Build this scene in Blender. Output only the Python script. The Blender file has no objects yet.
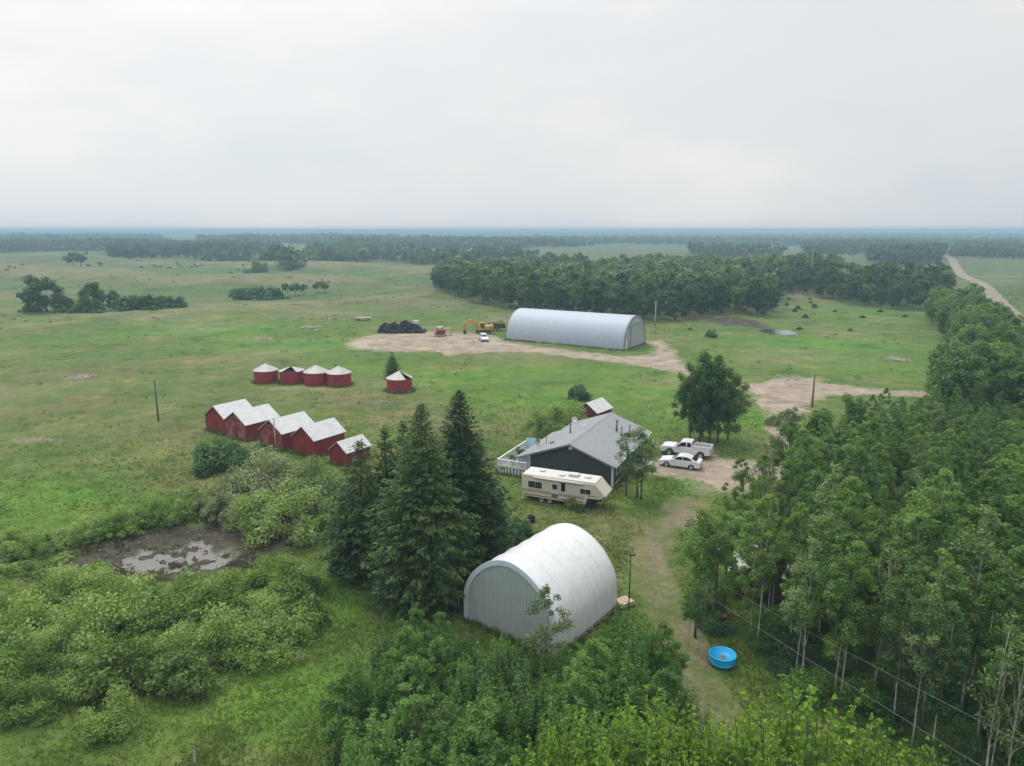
import bpy, bmesh, math, random
import numpy as np
from mathutils import Vector, Matrix, Euler

random.seed(7)
RNG = np.random.default_rng(11)
C = bpy.context.scene.collection
R = math.radians
PI = math.pi

# ------------------------------------------------------------------ camera model
F_PX, CAM_H, TILT = 720.0, 26.0, R(12.0)
ct, st_ = math.cos(TILT), math.sin(TILT)


def sstep(a, b, x):
    t = np.clip((x - a) / (b - a), 0, 1)
    return t * t * (3 - 2 * t)


def flat(px, py, z=0.0):
    a = (px - 512) / F_PX
    b = -(py - 383) / F_PX
    d = np.array([a, ct + b * st_, -st_ + b * ct])
    t = (z - CAM_H) / d[2]
    return d[0] * t, d[1] * t


POND = np.array(flat(185, 549))


def pond_field(x, y):
    dx = (x - POND[0])
    dy = (y - POND[1])
    q = np.sqrt((dx / 9.5) ** 2 + (dy / 4.6) ** 2)
    return q


def terrain(x, y):
    x = np.asarray(x, float)
    y = np.asarray(y, float)
    r = np.hypot(x, y)
    z = 0.10 * np.sin(x * 0.11 + 1.3) * np.sin(y * 0.09 + 0.4)
    a1 = sstep(110, 420, r)
    z = z + a1 * (1.1 * np.sin(x * 0.016 + y * 0.011 + 0.8) + 0.9 * np.sin(y * 0.021 - x * 0.006 + 2.0)
                  + 0.5 * np.sin(x * 0.041 - y * 0.03) - 1.0)
    z = z + a1 * sstep(-10, -110, x) * (2.3 * np.sin(y * 0.038 + x * 0.012 + 0.6) + 1.5 * np.sin(y * 0.026 - x * 0.021 + 1.1))
    a2 = sstep(600, 2600, r)
    z = z + a2 * (2.6 * np.sin(x * 0.0021 + y * 0.0016) + 2.4 * np.sin(y * 0.0031 - x * 0.0012 + 1.0) - 1.5)
    az = np.arctan2(x, y)
    z = z + sstep(4500, 8500, r) * (6.5 + 4.5 * np.exp(-((az - 0.08) / 0.42) ** 2) + 1.5 * np.sin(az * 17.0 + 1.0) + 0.8 * np.sin(az * 43.0))
    q = pond_field(x, y)
    b = 1 - sstep(0.55, 1.75, q)
    z = z - 0.75 * b
    n = (np.sin(x * 2.3 + y * 0.9) * np.sin(y * 3.1 - x * 0.7) + 0.7 * np.sin(x * 5.1 - y * 3.3 + 1.0) * np.sin(y * 6.3 + x * 2.1)
         + 0.9 * np.sin(x * 0.8 + 0.7 * np.sin(y * 1.3)) * np.sin(y * 1.1 + 2.0))
    z = z + b * (0.075 * n) + 0.10 * b * sstep(-2, -7, x - POND[0])
    return z


def tz(x, y):
    return float(terrain(x, y))


def G(px, py):
    """ground point seen at a picture position"""
    z = 0.0
    for _ in range(6):
        x, y = flat(px, py, z)
        z = tz(x, y)
    x, y = flat(px, py, z)
    return x, y, tz(x, y)


def height_to(x, y, py):
    """height above the ground at (x, y) that reaches picture row py"""
    b = -(py - 383) / F_PX
    d = np.array([ct + b * st_, -st_ + b * ct])
    return CAM_H + y * d[1] / d[0] - tz(x, y)


# ------------------------------------------------------------------ materials
def mat(name):
    m = bpy.data.materials.new(name)
    m.use_nodes = True
    nt = m.node_tree
    nt.nodes.clear()
    out = nt.nodes.new('ShaderNodeOutputMaterial')
    return m, nt, out


def N(nt, typ, **kw):
    n = nt.nodes.new('ShaderNode' + typ)
    for k, v in kw.items():
        if k in ('operation', 'blend_type', 'data_type', 'attribute_name', 'noise_dimensions', 'wave_type', 'bands_direction',
                 'sky_type', 'feature', 'clamp', 'use_clamp', 'attribute_type', 'noise_type', 'voronoi_dimensions'):
            setattr(n, k, v)
        else:
            n.inputs[k].default_value = v
    return n


def ramp(nt, fac, stops, interp='LINEAR'):
    r = nt.nodes.new('ShaderNodeValToRGB')
    r.color_ramp.interpolation = interp
    el = r.color_ramp.elements
    while len(el) < len(stops):
        el.new(0.5)
    for e, (p, c) in zip(el, stops):
        e.position = p
        e.color = (*c, 1) if len(c) == 3 else c
    nt.links.new(fac, r.inputs[0])
    return r.outputs[0]


def mix(nt, fac, a, b, mode='MIX'):
    m = nt.nodes.new('ShaderNodeMix')
    m.data_type = 'RGBA'
    m.blend_type = mode
    m.clamp_factor = True
    for sock, v in ((m.inputs[0], fac), (m.inputs[6], a), (m.inputs[7], b)):
        if hasattr(v, 'links') or isinstance(v, bpy.types.NodeSocket):
            nt.links.new(v, sock)
        elif isinstance(v, (int, float)):
            sock.default_value = v
        else:
            sock.default_value = (*v, 1)
    return m.outputs[2]


def math_n(nt, op, a, b=None, c=None, clamp=False):
    m = nt.nodes.new('ShaderNodeMath')
    m.operation = op
    m.use_clamp = clamp
    for i, v in enumerate((a, b, c)):
        if v is None:
            continue
        if isinstance(v, bpy.types.NodeSocket):
            nt.links.new(v, m.inputs[i])
        else:
            m.inputs[i].default_value = v
    return m.outputs[0]


def noise(nt, vec, scale, detail=4, rough=0.55, out='Fac'):
    n = nt.nodes.new('ShaderNodeTexNoise')
    n.inputs['Scale'].default_value = scale
    n.inputs['Detail'].default_value = detail
    n.inputs['Roughness'].default_value = rough
    if vec is not None:
        nt.links.new(vec, n.inputs['Vector'])
    return n.outputs[out]


def plain(name, col, rough=0.6, var=0.12, scale=3.0, metal=0.0, dirt=None, dirt_amt=0.3, bump=0.0, bscale=20.0, spec=0.4):
    """a solid colour with uneven tone, optional blotches of grime"""
    m, nt, out = mat(name)
    tc = nt.nodes.new('ShaderNodeTexCoord')
    p = nt.nodes.new('ShaderNodeBsdfPrincipled')
    f = noise(nt, tc.outputs['Object'], scale, 6, 0.6)
    lo = tuple(max(0, c * (1 - var)) for c in col)
    hi = tuple(min(1, c * (1 + var)) for c in col)
    c = ramp(nt, f, [(0.3, lo), (0.7, hi)])
    if dirt:
        f2 = noise(nt, tc.outputs['Object'], scale * 0.6 + 0.4, 8, 0.65)
        k = ramp(nt, f2, [(0.48, (0, 0, 0)), (0.68, (dirt_amt,) * 3)])
        c = mix(nt, k, c, dirt)
    nt.links.new(c, p.inputs['Base Color'])
    p.inputs['Roughness'].default_value = rough
    p.inputs['Metallic'].default_value = metal
    p.inputs['Specular IOR Level'].default_value = spec
    if bump:
        b = nt.nodes.new('ShaderNodeBump')
        b.inputs['Strength'].default_value = bump
        b.inputs['Distance'].default_value = 0.03
        nt.links.new(noise(nt, tc.outputs['Object'], bscale, 4), b.inputs['Height'])
        nt.links.new(b.outputs[0], p.inputs['Normal'])
    nt.links.new(p.outputs[0], out.inputs[0])
    return m


def ribbed(name, col, axis=0, period=0.3, rough=0.45, metal=0.0, var=0.1, dirt=None, dirt_amt=0.3, depth=0.02, dark=0.85, spec=0.4):
    """sheet or boards with seams every period metres along a local axis"""
    m, nt, out = mat(name)
    tc = nt.nodes.new('ShaderNodeTexCoord')
    sep = nt.nodes.new('ShaderNodeSeparateXYZ')
    nt.links.new(tc.outputs['Object'], sep.inputs[0])
    s = math_n(nt, 'FRACT', math_n(nt, 'DIVIDE', sep.outputs[axis], period))
    tri = math_n(nt, 'ABSOLUTE', math_n(nt, 'SUBTRACT', s, 0.5))          # 0.5 at the seam
    seam = ramp(nt, tri, [(0.40, (1, 1, 1)), (0.49, (dark,) * 3)])
    f = noise(nt, tc.outputs['Object'], 1.1, 7, 0.62)
    c = ramp(nt, f, [(0.3, tuple(x * (1 - var) for x in col)), (0.7, tuple(min(1, x * (1 + var)) for x in col))])
    if dirt:
        mp = nt.nodes.new('ShaderNodeMapping')
        mp.inputs['Scale'].default_value = (1.6, 1.6, 0.5)
        nt.links.new(tc.outputs['Object'], mp.inputs[0])
        f2 = noise(nt, mp.outputs[0], 1.7, 8, 0.68)
        k = ramp(nt, f2, [(0.47, (0, 0, 0)), (0.64, (dirt_amt,) * 3)])
        c = mix(nt, k, c, dirt)
    c = mix(nt, 1.0, c, seam, 'MULTIPLY')
    p = nt.nodes.new('ShaderNodeBsdfPrincipled')
    nt.links.new(c, p.inputs['Base Color'])
    p.inputs['Roughness'].default_value = rough
    p.inputs['Metallic'].default_value = metal
    p.inputs['Specular IOR Level'].default_value = spec
    b = nt.nodes.new('ShaderNodeBump')
    b.inputs['Strength'].default_value = 0.6
    b.inputs['Distance'].default_value = depth
    nt.links.new(tri, b.inputs['Height'])
    nt.links.new(b.outputs[0], p.inputs['Normal'])
    nt.links.new(p.outputs[0], out.inputs[0])
    return m


def foliage(name, cols, transl=0.3, nscale=0.45, rnd=0.35):
    """leaves: hue varies from clump to clump, leaf to leaf and plant to plant"""
    m, nt, out = mat(name)
    tc = nt.nodes.new('ShaderNodeTexCoord')
    g = nt.nodes.new('ShaderNodeNewGeometry')
    oi = nt.nodes.new('ShaderNodeObjectInfo')
    f = noise(nt, g.outputs['Position'], nscale, 3, 0.6)
    f = math_n(nt, 'MULTIPLY_ADD', math_n(nt, 'SUBTRACT', g.outputs['Random Per Island'], 0.5), rnd, f)
    f = math_n(nt, 'MULTIPLY_ADD', math_n(nt, 'SUBTRACT', oi.outputs['Random'], 0.5), 0.42, f)
    n = len(cols)
    c = ramp(nt, f, [(0.22 + 0.56 * i / (n - 1), cols[i]) for i in range(n)])
    d = nt.nodes.new('ShaderNodeBsdfPrincipled')
    d.inputs['Roughness'].default_value = 0.55
    d.inputs['Specular IOR Level'].default_value = 0.25
    t = nt.nodes.new('ShaderNodeBsdfTranslucent')
    nt.links.new(c, d.inputs['Base Color'])
    nt.links.new(mix(nt, 1.0, c, (1.0, 1.0, 0.55), 'MULTIPLY'), t.inputs['Color'])
    ms = nt.nodes.new('ShaderNodeMixShader')
    ms.inputs[0].default_value = transl
    nt.links.new(d.outputs[0], ms.inputs[1])
    nt.links.new(t.outputs[0], ms.inputs[2])
    nt.links.new(ms.outputs[0], out.inputs[0])
    return m


M = {}
M['aspen_leaf'] = foliage('aspen leaves', [(0.078, 0.160, 0.036), (0.140, 0.255, 0.058), (0.240, 0.365, 0.105)], 0.47)
M['silver_leaf'] = foliage('silvery aspen leaves', [(0.105, 0.185, 0.060), (0.160, 0.250, 0.088), (0.235, 0.320, 0.135)], 0.42)
M['poplar_leaf'] = foliage('poplar leaves', [(0.056, 0.118, 0.036), (0.096, 0.182, 0.052), (0.160, 0.255, 0.080)], 0.42, nscale=0.22)
M['wood_leaf'] = foliage('woodland leaves', [(0.034, 0.076, 0.028), (0.058, 0.118, 0.040), (0.100, 0.172, 0.058)], 0.38, nscale=0.16)
M['thicket_leaf'] = foliage('thicket leaves', [(0.064, 0.150, 0.030), (0.115, 0.235, 0.050), (0.185, 0.325, 0.080)], 0.42, nscale=0.6)
M['bright_leaf'] = foliage('young bright leaves', [(0.105, 0.215, 0.022), (0.200, 0.340, 0.036), (0.310, 0.450, 0.066)], 0.45)
M['willow_leaf'] = foliage('willow leaves', [(0.115, 0.205, 0.044), (0.205, 0.315, 0.075), (0.320, 0.425, 0.140)], 0.42, nscale=0.5, rnd=0.25)
M['grey_leaf'] = foliage('grey willow leaves', [(0.125, 0.180, 0.080), (0.200, 0.260, 0.125), (0.310, 0.350, 0.215)], 0.4, nscale=0.6)
M['dark_leaf'] = foliage('dark shrub leaves', [(0.046, 0.108, 0.042), (0.076, 0.160, 0.060), (0.118, 0.220, 0.085)], 0.4)
M['olive_leaf'] = foliage('olive leaves', [(0.100, 0.160, 0.038), (0.160, 0.235, 0.058), (0.235, 0.305, 0.090)], 0.4)
M['needle'] = foliage('spruce needles', [(0.028, 0.060, 0.020), (0.054, 0.104, 0.030), (0.120, 0.180, 0.055)], 0.3, 0.7)
M['bark'] = plain('grey brown bark', (0.10, 0.082, 0.062), 0.9, 0.35, 4.0, bump=0.6)
M['aspen_bark'] = plain('pale aspen bark', (0.40, 0.39, 0.33), 0.8, 0.3, 2.2, dirt=(0.07, 0.065, 0.055), dirt_amt=0.8, bump=0.3)
M['white_metal'] = ribbed('white painted roof sheet', (0.46, 0.47, 0.485), 1, 0.5, 0.5, 0.0, 0.08, (0.30, 0.26, 0.22), 0.35, 0.015, 0.84)
M['bin_roof'] = plain('grey white galvanised roof', (0.34, 0.335, 0.32), 0.5, 0.10, 1.5, dirt=(0.26, 0.20, 0.16), dirt_amt=0.6)
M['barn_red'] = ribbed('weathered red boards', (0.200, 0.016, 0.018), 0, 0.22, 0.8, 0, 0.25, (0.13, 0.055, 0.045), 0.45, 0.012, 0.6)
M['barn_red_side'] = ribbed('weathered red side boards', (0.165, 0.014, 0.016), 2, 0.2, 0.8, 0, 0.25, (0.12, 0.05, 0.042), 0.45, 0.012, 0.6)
M['peeling'] = ribbed('peeling red boards over bare wood', (0.20, 0.032, 0.032), 0, 0.2, 0.85, 0, 0.3, (0.30, 0.23, 0.17), 0.8, 0.012, 0.55)
M['bin_red'] = plain('red bin sheet', (0.220, 0.017, 0.023), 0.6, 0.18, 2.0, dirt=(0.15, 0.045, 0.042), dirt_amt=0.6)
M['interior_shade'] = plain('painted interior shade', (0.012, 0.012, 0.013), 0.9, 0.1)
M['fabric'] = ribbed('white shelter fabric', (0.56, 0.575, 0.585), 1, 1.52, 0.6, 0.0, 0.05, (0.42, 0.425, 0.41), 0.4, 0.008, 0.93, 0.3)
M['fabric_trim'] = plain('white edge fabric', (0.47, 0.52, 0.57), 0.5, 0.03, 0.8)
M['end_wall'] = ribbed('grey green corrugated end wall', (0.290, 0.335, 0.325), 0, 0.24, 0.5, 0, 0.06, (0.22, 0.245, 0.235), 0.35, 0.02, 0.72)
M['steel_arch'] = ribbed('pale galvanised arch sheet', (0.355, 0.395, 0.475), 1, 0.61, 0.6, 0.1, 0.05, (0.29, 0.32, 0.38), 0.4, 0.03, 0.88)
M['steel_end'] = ribbed('pale galvanised end sheet', (0.34, 0.37, 0.40), 0, 0.4, 0.45, 0.25, 0.05, (0.40, 0.42, 0.44), 0.3, 0.02, 0.85)
M['siding'] = ribbed('dark slate siding', (0.032, 0.038, 0.046), 2, 0.2, 0.6, 0, 0.12, None, 0, 0.01, 0.72)
M['shingle'] = plain('grey asphalt shingles', (0.22, 0.232, 0.245), 0.9, 0.16, 5.0, dirt=(0.165, 0.17, 0.18), dirt_amt=0.6, bump=0.35, bscale=9.0)
M['trim'] = plain('white trim', (0.52, 0.54, 0.55), 0.5, 0.05)
M['deckwood'] = plain('grey deck boards', (0.32, 0.31, 0.29), 0.8, 0.15)
M['bluepanel'] = plain('light blue deck screen', (0.36, 0.58, 0.68), 0.5, 0.06)
M['bluedark'] = plain('navy plastic', (0.02, 0.04, 0.11), 0.5, 0.1)
M['glass'] = plain('dark window glass', (0.014, 0.017, 0.020), 0.08, 0.1, spec=0.8)
M['chrome'] = plain('bright alloy', (0.45, 0.46, 0.47), 0.3, 0.05, metal=0.8)
M['vent'] = plain('grey vent metal', (0.20, 0.20, 0.21), 0.5, 0.1, metal=0.3)
M['black'] = plain('black rubber', (0.016, 0.016, 0.017), 0.75, 0.2)
M['tyre_old'] = plain('weathered black rubber', (0.020, 0.021, 0.024), 0.8, 0.3)
M['car_white'] = plain('white car paint', (0.56, 0.57, 0.58), 0.25, 0.03, 1.0, dirt=(0.55, 0.52, 0.47), dirt_amt=0.15, spec=0.6)
M['cream'] = plain('cream trailer skin', (0.49, 0.455, 0.38), 0.4, 0.05, 0.8, dirt=(0.42, 0.38, 0.31), dirt_amt=0.3)
M['cream_roof'] = plain('pale trailer roof', (0.47, 0.46, 0.43), 0.6, 0.06, 0.8, dirt=(0.45, 0.42, 0.37), dirt_amt=0.4)
M['stripe'] = plain('brown trailer stripe', (0.15, 0.09, 0.065), 0.5, 0.1)
M['red_lamp'] = plain('red lamp lens', (0.35, 0.02, 0.02), 0.3, 0.1)
M['clear_lamp'] = plain('clear lamp lens', (0.62, 0.62, 0.60), 0.2, 0.05)
M['yellow'] = plain('worn yellow machine paint', (0.42, 0.255, 0.045), 0.55, 0.15, 1.2, dirt=(0.16, 0.11, 0.06), dirt_amt=0.6)
M['red_machine'] = plain('red machine paint', (0.30, 0.030, 0.025), 0.5, 0.12, 1.2, dirt=(0.15, 0.06, 0.05), dirt_amt=0.4)
M['pool_blue'] = plain('bright blue plastic', (0.012, 0.370, 0.740), 0.4, 0.06, 1.0, dirt=(0.05, 0.22, 0.36), dirt_amt=0.35)
M['silt'] = plain('wet sand and leaves', (0.23, 0.21, 0.17), 0.6, 0.5, 3.0)
M['red_plastic'] = plain('red plastic', (0.42, 0.035, 0.025), 0.4, 0.08)
M['pole_wood'] = plain('weathered pole timber', (0.105, 0.085, 0.068), 0.9, 0.25, 2.0)
M['pale_wood'] = plain('pale bleached timber', (0.34, 0.31, 0.27), 0.9, 0.2, 2.0)
M['lumber'] = plain('sawn pine planks', (0.42, 0.33, 0.23), 0.8, 0.15)
M['wire'] = plain('grey aluminium wire', (0.20, 0.21, 0.21), 0.6, 0.05, metal=0.5)
M['rock'] = plain('pale field stone', (0.27, 0.235, 0.20), 0.9, 0.3, 1.3, bump=0.5)
M['cow'] = plain('black cattle hide', (0.012, 0.011, 0.010), 0.7, 0.3)
M['brown_wall'] = ribbed('stained brown planks', (0.085, 0.045, 0.034), 0, 0.18, 0.85, 0, 0.2, None, 0, 0.01, 0.6)
M['concrete'] = plain('concrete', (0.36, 0.35, 0.33), 0.9, 0.12, 2.0)
M['bloom'] = foliage('deck plants', [(0.05, 0.13, 0.02), (0.10, 0.22, 0.03), (0.16, 0.28, 0.06)], 0.35)


# ------------------------------------------------------------------ mesh helpers
class MB:
    def __init__(s):
        s.v, s.f, s.m = [], [], []

    def add(s, vs, fs, mi=0):
        o = len(s.v)
        s.v += [tuple(map(float, p)) for p in vs]
        s.f += [tuple(i + o for i in f) for f in fs]
        s.m += [mi] * len(fs)
        return s

    def box(s, c, size, rz=0.0, mi=0, rx=0.0, ry=0.0):
        hx, hy, hz = size[0] / 2, size[1] / 2, size[2] / 2
        mt = Euler((rx, ry, rz)).to_matrix()
        vs = [Vector(c) + mt @ Vector((x * hx, y * hy, z * hz)) for z in (-1, 1) for y in (-1, 1) for x in (-1, 1)]
        return s.add(vs, [(0, 2, 3, 1), (4, 5, 7, 6), (0, 1, 5, 4), (2, 6, 7, 3), (0, 4, 6, 2), (1, 3, 7, 5)], mi)

    def tube(s, pts, rads, n=6, mi=0, cap=True):
        pts = [Vector(p) for p in pts]
        if isinstance(rads, (int, float)):
            rads = [rads] * len(pts)
        rings = []
        for i, p in enumerate(pts):
            d = (pts[min(i + 1, len(pts) - 1)] - pts[max(i - 1, 0)]).normalized()
            a = d.cross(Vector((0, 0, 1)))
            if a.length < 1e-3:
                a = Vector((1, 0, 0))
            a.normalize()
            b = d.cross(a)
            rings += [p + (a * math.cos(2 * PI * k / n) + b * math.sin(2 * PI * k / n)) * rads[i] for k in range(n)]
        fs = []
        for i in range(len(pts) - 1):
            for k in range(n):
                fs.append((i * n + k, i * n + (k + 1) % n, (i + 1) * n + (k + 1) % n, (i + 1) * n + k))
        if cap:
            fs.append(tuple(range(n))[::-1])
            fs.append(tuple((len(pts) - 1) * n + k for k in range(n)))
        return s.add(rings, fs, mi)

    def lathe(s, prof, n=24, c=(0, 0, 0), axis='z', mi=0):
        """profile of (radius, height), turned about an axis"""
        vs, fs = [], []
        for (r, z) in prof:
            for k in range(n):
                a = 2 * PI * k / n
                p = (r * math.cos(a), r * math.sin(a), z)
                if axis == 'y':
                    p = (p[0], p[2], p[1])
                elif axis == 'x':
                    p = (p[2], p[0], p[1])
                vs.append((p[0] + c[0], p[1] + c[1], p[2] + c[2]))
        for i in range(len(prof) - 1):
            for k in range(n):
                fs.append((i * n + k, i * n + (k + 1) % n, (i + 1) * n + (k + 1) % n, (i + 1) * n + k))
        return s.add(vs, fs, mi)

    def prism(s, poly, a, b, axis='y', mi=0):
        """2D outline pushed from a to b along an axis (outline is in the two other axes)"""
        def P3(p, t):
            return (p[0], t, p[1]) if axis == 'y' else ((t, p[0], p[1]) if axis == 'x' else (p[0], p[1], t))
        n = len(poly)
        vs = [P3(p, a) for p in poly] + [P3(p, b) for p in poly]
        fs = [tuple(range(n)), tuple(range(2 * n - 1, n - 1, -1))]
        fs += [(i, n + i, n + (i + 1) % n, (i + 1) % n) for i in range(n)]
        return s.add(vs, fs, mi)

    def mesh(s, name, mats, smooth=False):
        me = bpy.data.meshes.new(name)
        me.from_pydata(s.v, [], s.f)
        for m in (mats if isinstance(mats, (list, tuple)) else [mats]):
            me.materials.append(m)
        me.polygons.foreach_set('material_index', s.m)
        bm = bmesh.new()
        bm.from_mesh(me)
        bmesh.ops.recalc_face_normals(bm, faces=bm.faces)
        bm.to_mesh(me)
        bm.free()
        if smooth:
            me.polygons.foreach_set('use_smooth', [True] * len(me.polygons))
        return me

    def build(s, name, mats, parent=None, smooth=False, bevel=0.0):
        o = bpy.data.objects.new(name, s.mesh(name, mats, smooth))
        C.objects.link(o)
        if parent is not None:
            o.parent = parent
        if bevel:
            b = o.modifiers.new('edge', 'BEVEL')
            b.width = bevel
            b.segments = 2
            b.limit_method = 'ANGLE'
        return o


def split_pieces(o):
    """give every loose piece of a part an object of its own under the same thing"""
    me = o.data
    n = len(me.vertices)
    par = list(range(n))

    def find(a):
        while par[a] != a:
            par[a] = par[par[a]]
            a = par[a]
        return a
    for e in me.edges:
        a, b = find(e.vertices[0]), find(e.vertices[1])
        if a != b:
            par[a] = b
    roots = {}
    for p in me.polygons:
        roots.setdefault(find(p.vertices[0]), []).append(p)
    if len(roots) < 2:
        return
    nm = o.name.split('.')[0]
    for ps in list(roots.values()):
        idx, vs, fs = {}, [], []
        for p in ps:
            f = []
            for v in p.vertices:
                if v not in idx:
                    idx[v] = len(vs)
                    vs.append(tuple(me.vertices[v].co))
                f.append(idx[v])
            fs.append(tuple(f))
        m2 = bpy.data.meshes.new(nm)
        m2.from_pydata(vs, [], fs)
        for m in me.materials:
            m2.materials.append(m)
        m2.polygons.foreach_set('material_index', [p.material_index for p in ps])
        m2.polygons.foreach_set('use_smooth', [p.use_smooth for p in ps])
        c = bpy.data.objects.new(nm, m2)
        C.objects.link(c)
        c.parent = o.parent
        for md in o.modifiers:
            b = c.modifiers.new(md.name, md.type)
            if md.type == 'BEVEL':
                b.width, b.segments, b.limit_method = md.width, md.segments, md.limit_method
    bpy.data.objects.remove(o)
    bpy.data.meshes.remove(me)


def np_mesh(name, V, loops_per_face, mats, smooth=False):
    """V: (faces, k, 3) separate polygons"""
    nf, k = V.shape[0], V.shape[1]
    me = bpy.data.meshes.new(name)
    me.vertices.add(nf * k)
    me.vertices.foreach_set('co', np.ascontiguousarray(V, dtype=np.float32).ravel())
    me.loops.add(nf * k)
    me.loops.foreach_set('vertex_index', np.arange(nf * k, dtype=np.int32))
    me.polygons.add(nf)
    me.polygons.foreach_set('loop_start', np.arange(0, nf * k, k, dtype=np.int32))
    for m in (mats if isinstance(mats, (list, tuple)) else [mats]):
        me.materials.append(m)
    me.update(calc_edges=True)
    return me


def tag(o, label=None, cat=None, group=None, kind=None):
    if label:
        o['label'] = label
    if cat:
        o['category'] = cat
    if group:
        o['group'] = group
    if kind:
        o['kind'] = kind
    return o


def thing(name, label, cat, loc, rz=0.0, group=None, scale=1.0):
    o = bpy.data.objects.new(name, None)
    o.empty_display_size = 0.5
    C.objects.link(o)
    o.location = loc
    o.rotation_euler = (0, 0, rz)
    o.scale = (scale,) * 3 if isinstance(scale, (int, float)) else scale
    return tag(o, label, cat, group)


def child(name, me, parent):
    o = bpy.data.objects.new(name, me)
    C.objects.link(o)
    o.parent = parent
    return o


def copy_tree(o, parent=None):
    c = o.copy()
    C.objects.link(c)
    if parent is not None:
        c.parent = parent
    for ch in list(o.children):
        copy_tree(ch, c)
    return c


# ------------------------------------------------------------------ leaves and trees
def unit(v):
    return v / (np.linalg.norm(v, axis=1, keepdims=True) + 1e-9)


def leaf_quads(rng, P, Nrm, size, asp=1.5):
    """small folded-looking rhombic leaves at points P facing Nrm"""
    n = len(P)
    t = unit(np.cross(Nrm, rng.normal(size=(n, 3))))
    b = np.cross(Nrm, t)
    s = (size * rng.uniform(0.6, 1.35, n))[:, None]
    return np.stack([P - t * s * asp * 0.5, P - b * s * 0.5 + Nrm * s * 0.08, P + t * s * asp * 0.5, P + b * s * 0.5 + Nrm * s * 0.08], 1)


def blob_leaves(rng, blobs, n, size, shell=0.45, flat_=0.8, rand=0.6):
    blobs = np.asarray(blobs, float)
    w = blobs[:, 3] ** 2
    k = rng.choice(len(blobs), n, p=w / w.sum())
    d = unit(rng.normal(size=(n, 3)))
    d[:, 2] *= flat_
    r = blobs[k, 3] * rng.random(n) ** shell * rng.uniform(0.85, 1.15, n)
    P = blobs[k, :3] + d * r[:, None]
    nr = unit(d + np.array([0, 0, 0.35]) + rng.normal(size=(n, 3)) * rand)
    return leaf_quads(rng, P, nr, size)


def trunk_mb(rng, h, r, blobs, top=0.93, lean=0.03, nbranch=10, wig=0.022, base=0.25):
    mb = MB()
    k = 7
    pts, rads = [], []
    ox = oy = 0.0
    for i in range(k + 1):
        t = i / k
        pts.append((ox + lean * h * t, oy, h * top * t - (0.3 if i == 0 else 0)))
        rads.append(max(0.012, r * (1 - t) ** 0.8 * (1.25 if i == 0 else 1)))
        ox += rng.normal() * wig * h / k
        oy += rng.normal() * wig * h / k
    mb.tube(pts, rads, 7)
    bl = sorted(blobs, key=lambda b: b[2])
    idx = np.linspace(0, len(bl) - 1, min(nbranch, len(bl))).astype(int)
    for i in idx:
        b = bl[i]
        z0 = max(base * h, b[2] - 0.25 * h * rng.uniform(0.4, 1.0))
        t = min(0.97, z0 / (h * top))
        j = min(k - 1, int(t * k))
        u = t * k - j
        p0 = Vector(pts[j]).lerp(Vector(pts[j + 1]), u)
        p1 = Vector(b[:3])
        pm = p0.lerp(p1, 0.5) + Vector((0, 0, 0.05 * h * rng.uniform(-0.3, 1)))
        rr = max(0.012, r * 0.45 * (1 - t))
        mb.tube([p0, pm, p1], [rr, rr * 0.65, rr * 0.25], 4, cap=False)
    return mb


def aspen_proto(seed, h, r, base, nb, leaves, size, lm, bm_, tr=0.11, br=(0.5, 0.95), power=0.8, nbranch=12, shell=0.5):
    """tall narrow crown of leaf clumps on a slim trunk"""
    rng = np.random.default_rng(seed)
    blobs = []
    for i in range(nb):
        t = (i + rng.random()) / nb
        z = h * (base + (1 - base) * t ** 0.9)
        env = r * (math.sin(PI * min(1, 0.16 + 0.84 * t)) ** power) * (1.0 if t < 0.75 else 1.0)
        a = rng.random() * 2 * PI
        d = env * math.sqrt(rng.random()) * 0.9
        b = rng.uniform(*br) * (0.65 + 0.5 * (1 - t))
        blobs.append((d * math.cos(a), d * math.sin(a), min(z, h - b * 0.6), b))
    cr = np_mesh('crown', blob_leaves(rng, blobs, leaves, size, shell), 4, lm)
    tk = trunk_mb(rng, h, tr, blobs, nbranch=nbranch, lean=rng.normal() * 0.015, base=base * 0.7).mesh('trunk', bm_, True)
    return cr, tk


def shoot_proto(seed, h, r, n, leaves, size, lm, bm_, wid=0.24, spread=0.75):
    """a bushy young tree of many upright leafy shoots"""
    rng = np.random.default_rng(seed)
    blobs, mb = [], MB()
    mb.tube([(0, 0, -0.2), (0.03, 0.02, h * 0.45)], [0.05, 0.035], 6)
    for i in range(n):
        a = rng.random() * 2 * PI
        d = r * math.sqrt((i + 0.3) / n)
        x, y = d * math.cos(a), d * math.sin(a)
        top = h * (1 - spread * 0.42 * (d / r) ** 1.6) * rng.uniform(0.86, 1.0)
        lo = top * rng.uniform(0.18, 0.4)
        k = int(7 + 5 * (top - lo) / 2)
        for j in range(k):
            t = j / (k - 1)
            w = wid * (1.25 - 0.95 * t) * rng.uniform(0.8, 1.2)
            blobs.append((x * (0.85 + 0.2 * t) + rng.normal() * 0.05, y * (0.85 + 0.2 * t) + rng.normal() * 0.05, lo + (top - lo) * t, max(0.07, w)))
        mb.tube([(x * 0.1, y * 0.1, h * 0.2), (x * 0.75, y * 0.75, lo + 0.2), (x * 1.05, y * 1.05, top * 0.98)], [0.025, 0.018, 0.006], 4, cap=False)
    cr = np_mesh('crown', blob_leaves(rng, blobs, leaves, size, 0.55, 1.0), 4, lm)
    return cr, mb.mesh('trunk', bm_, True)


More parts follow.
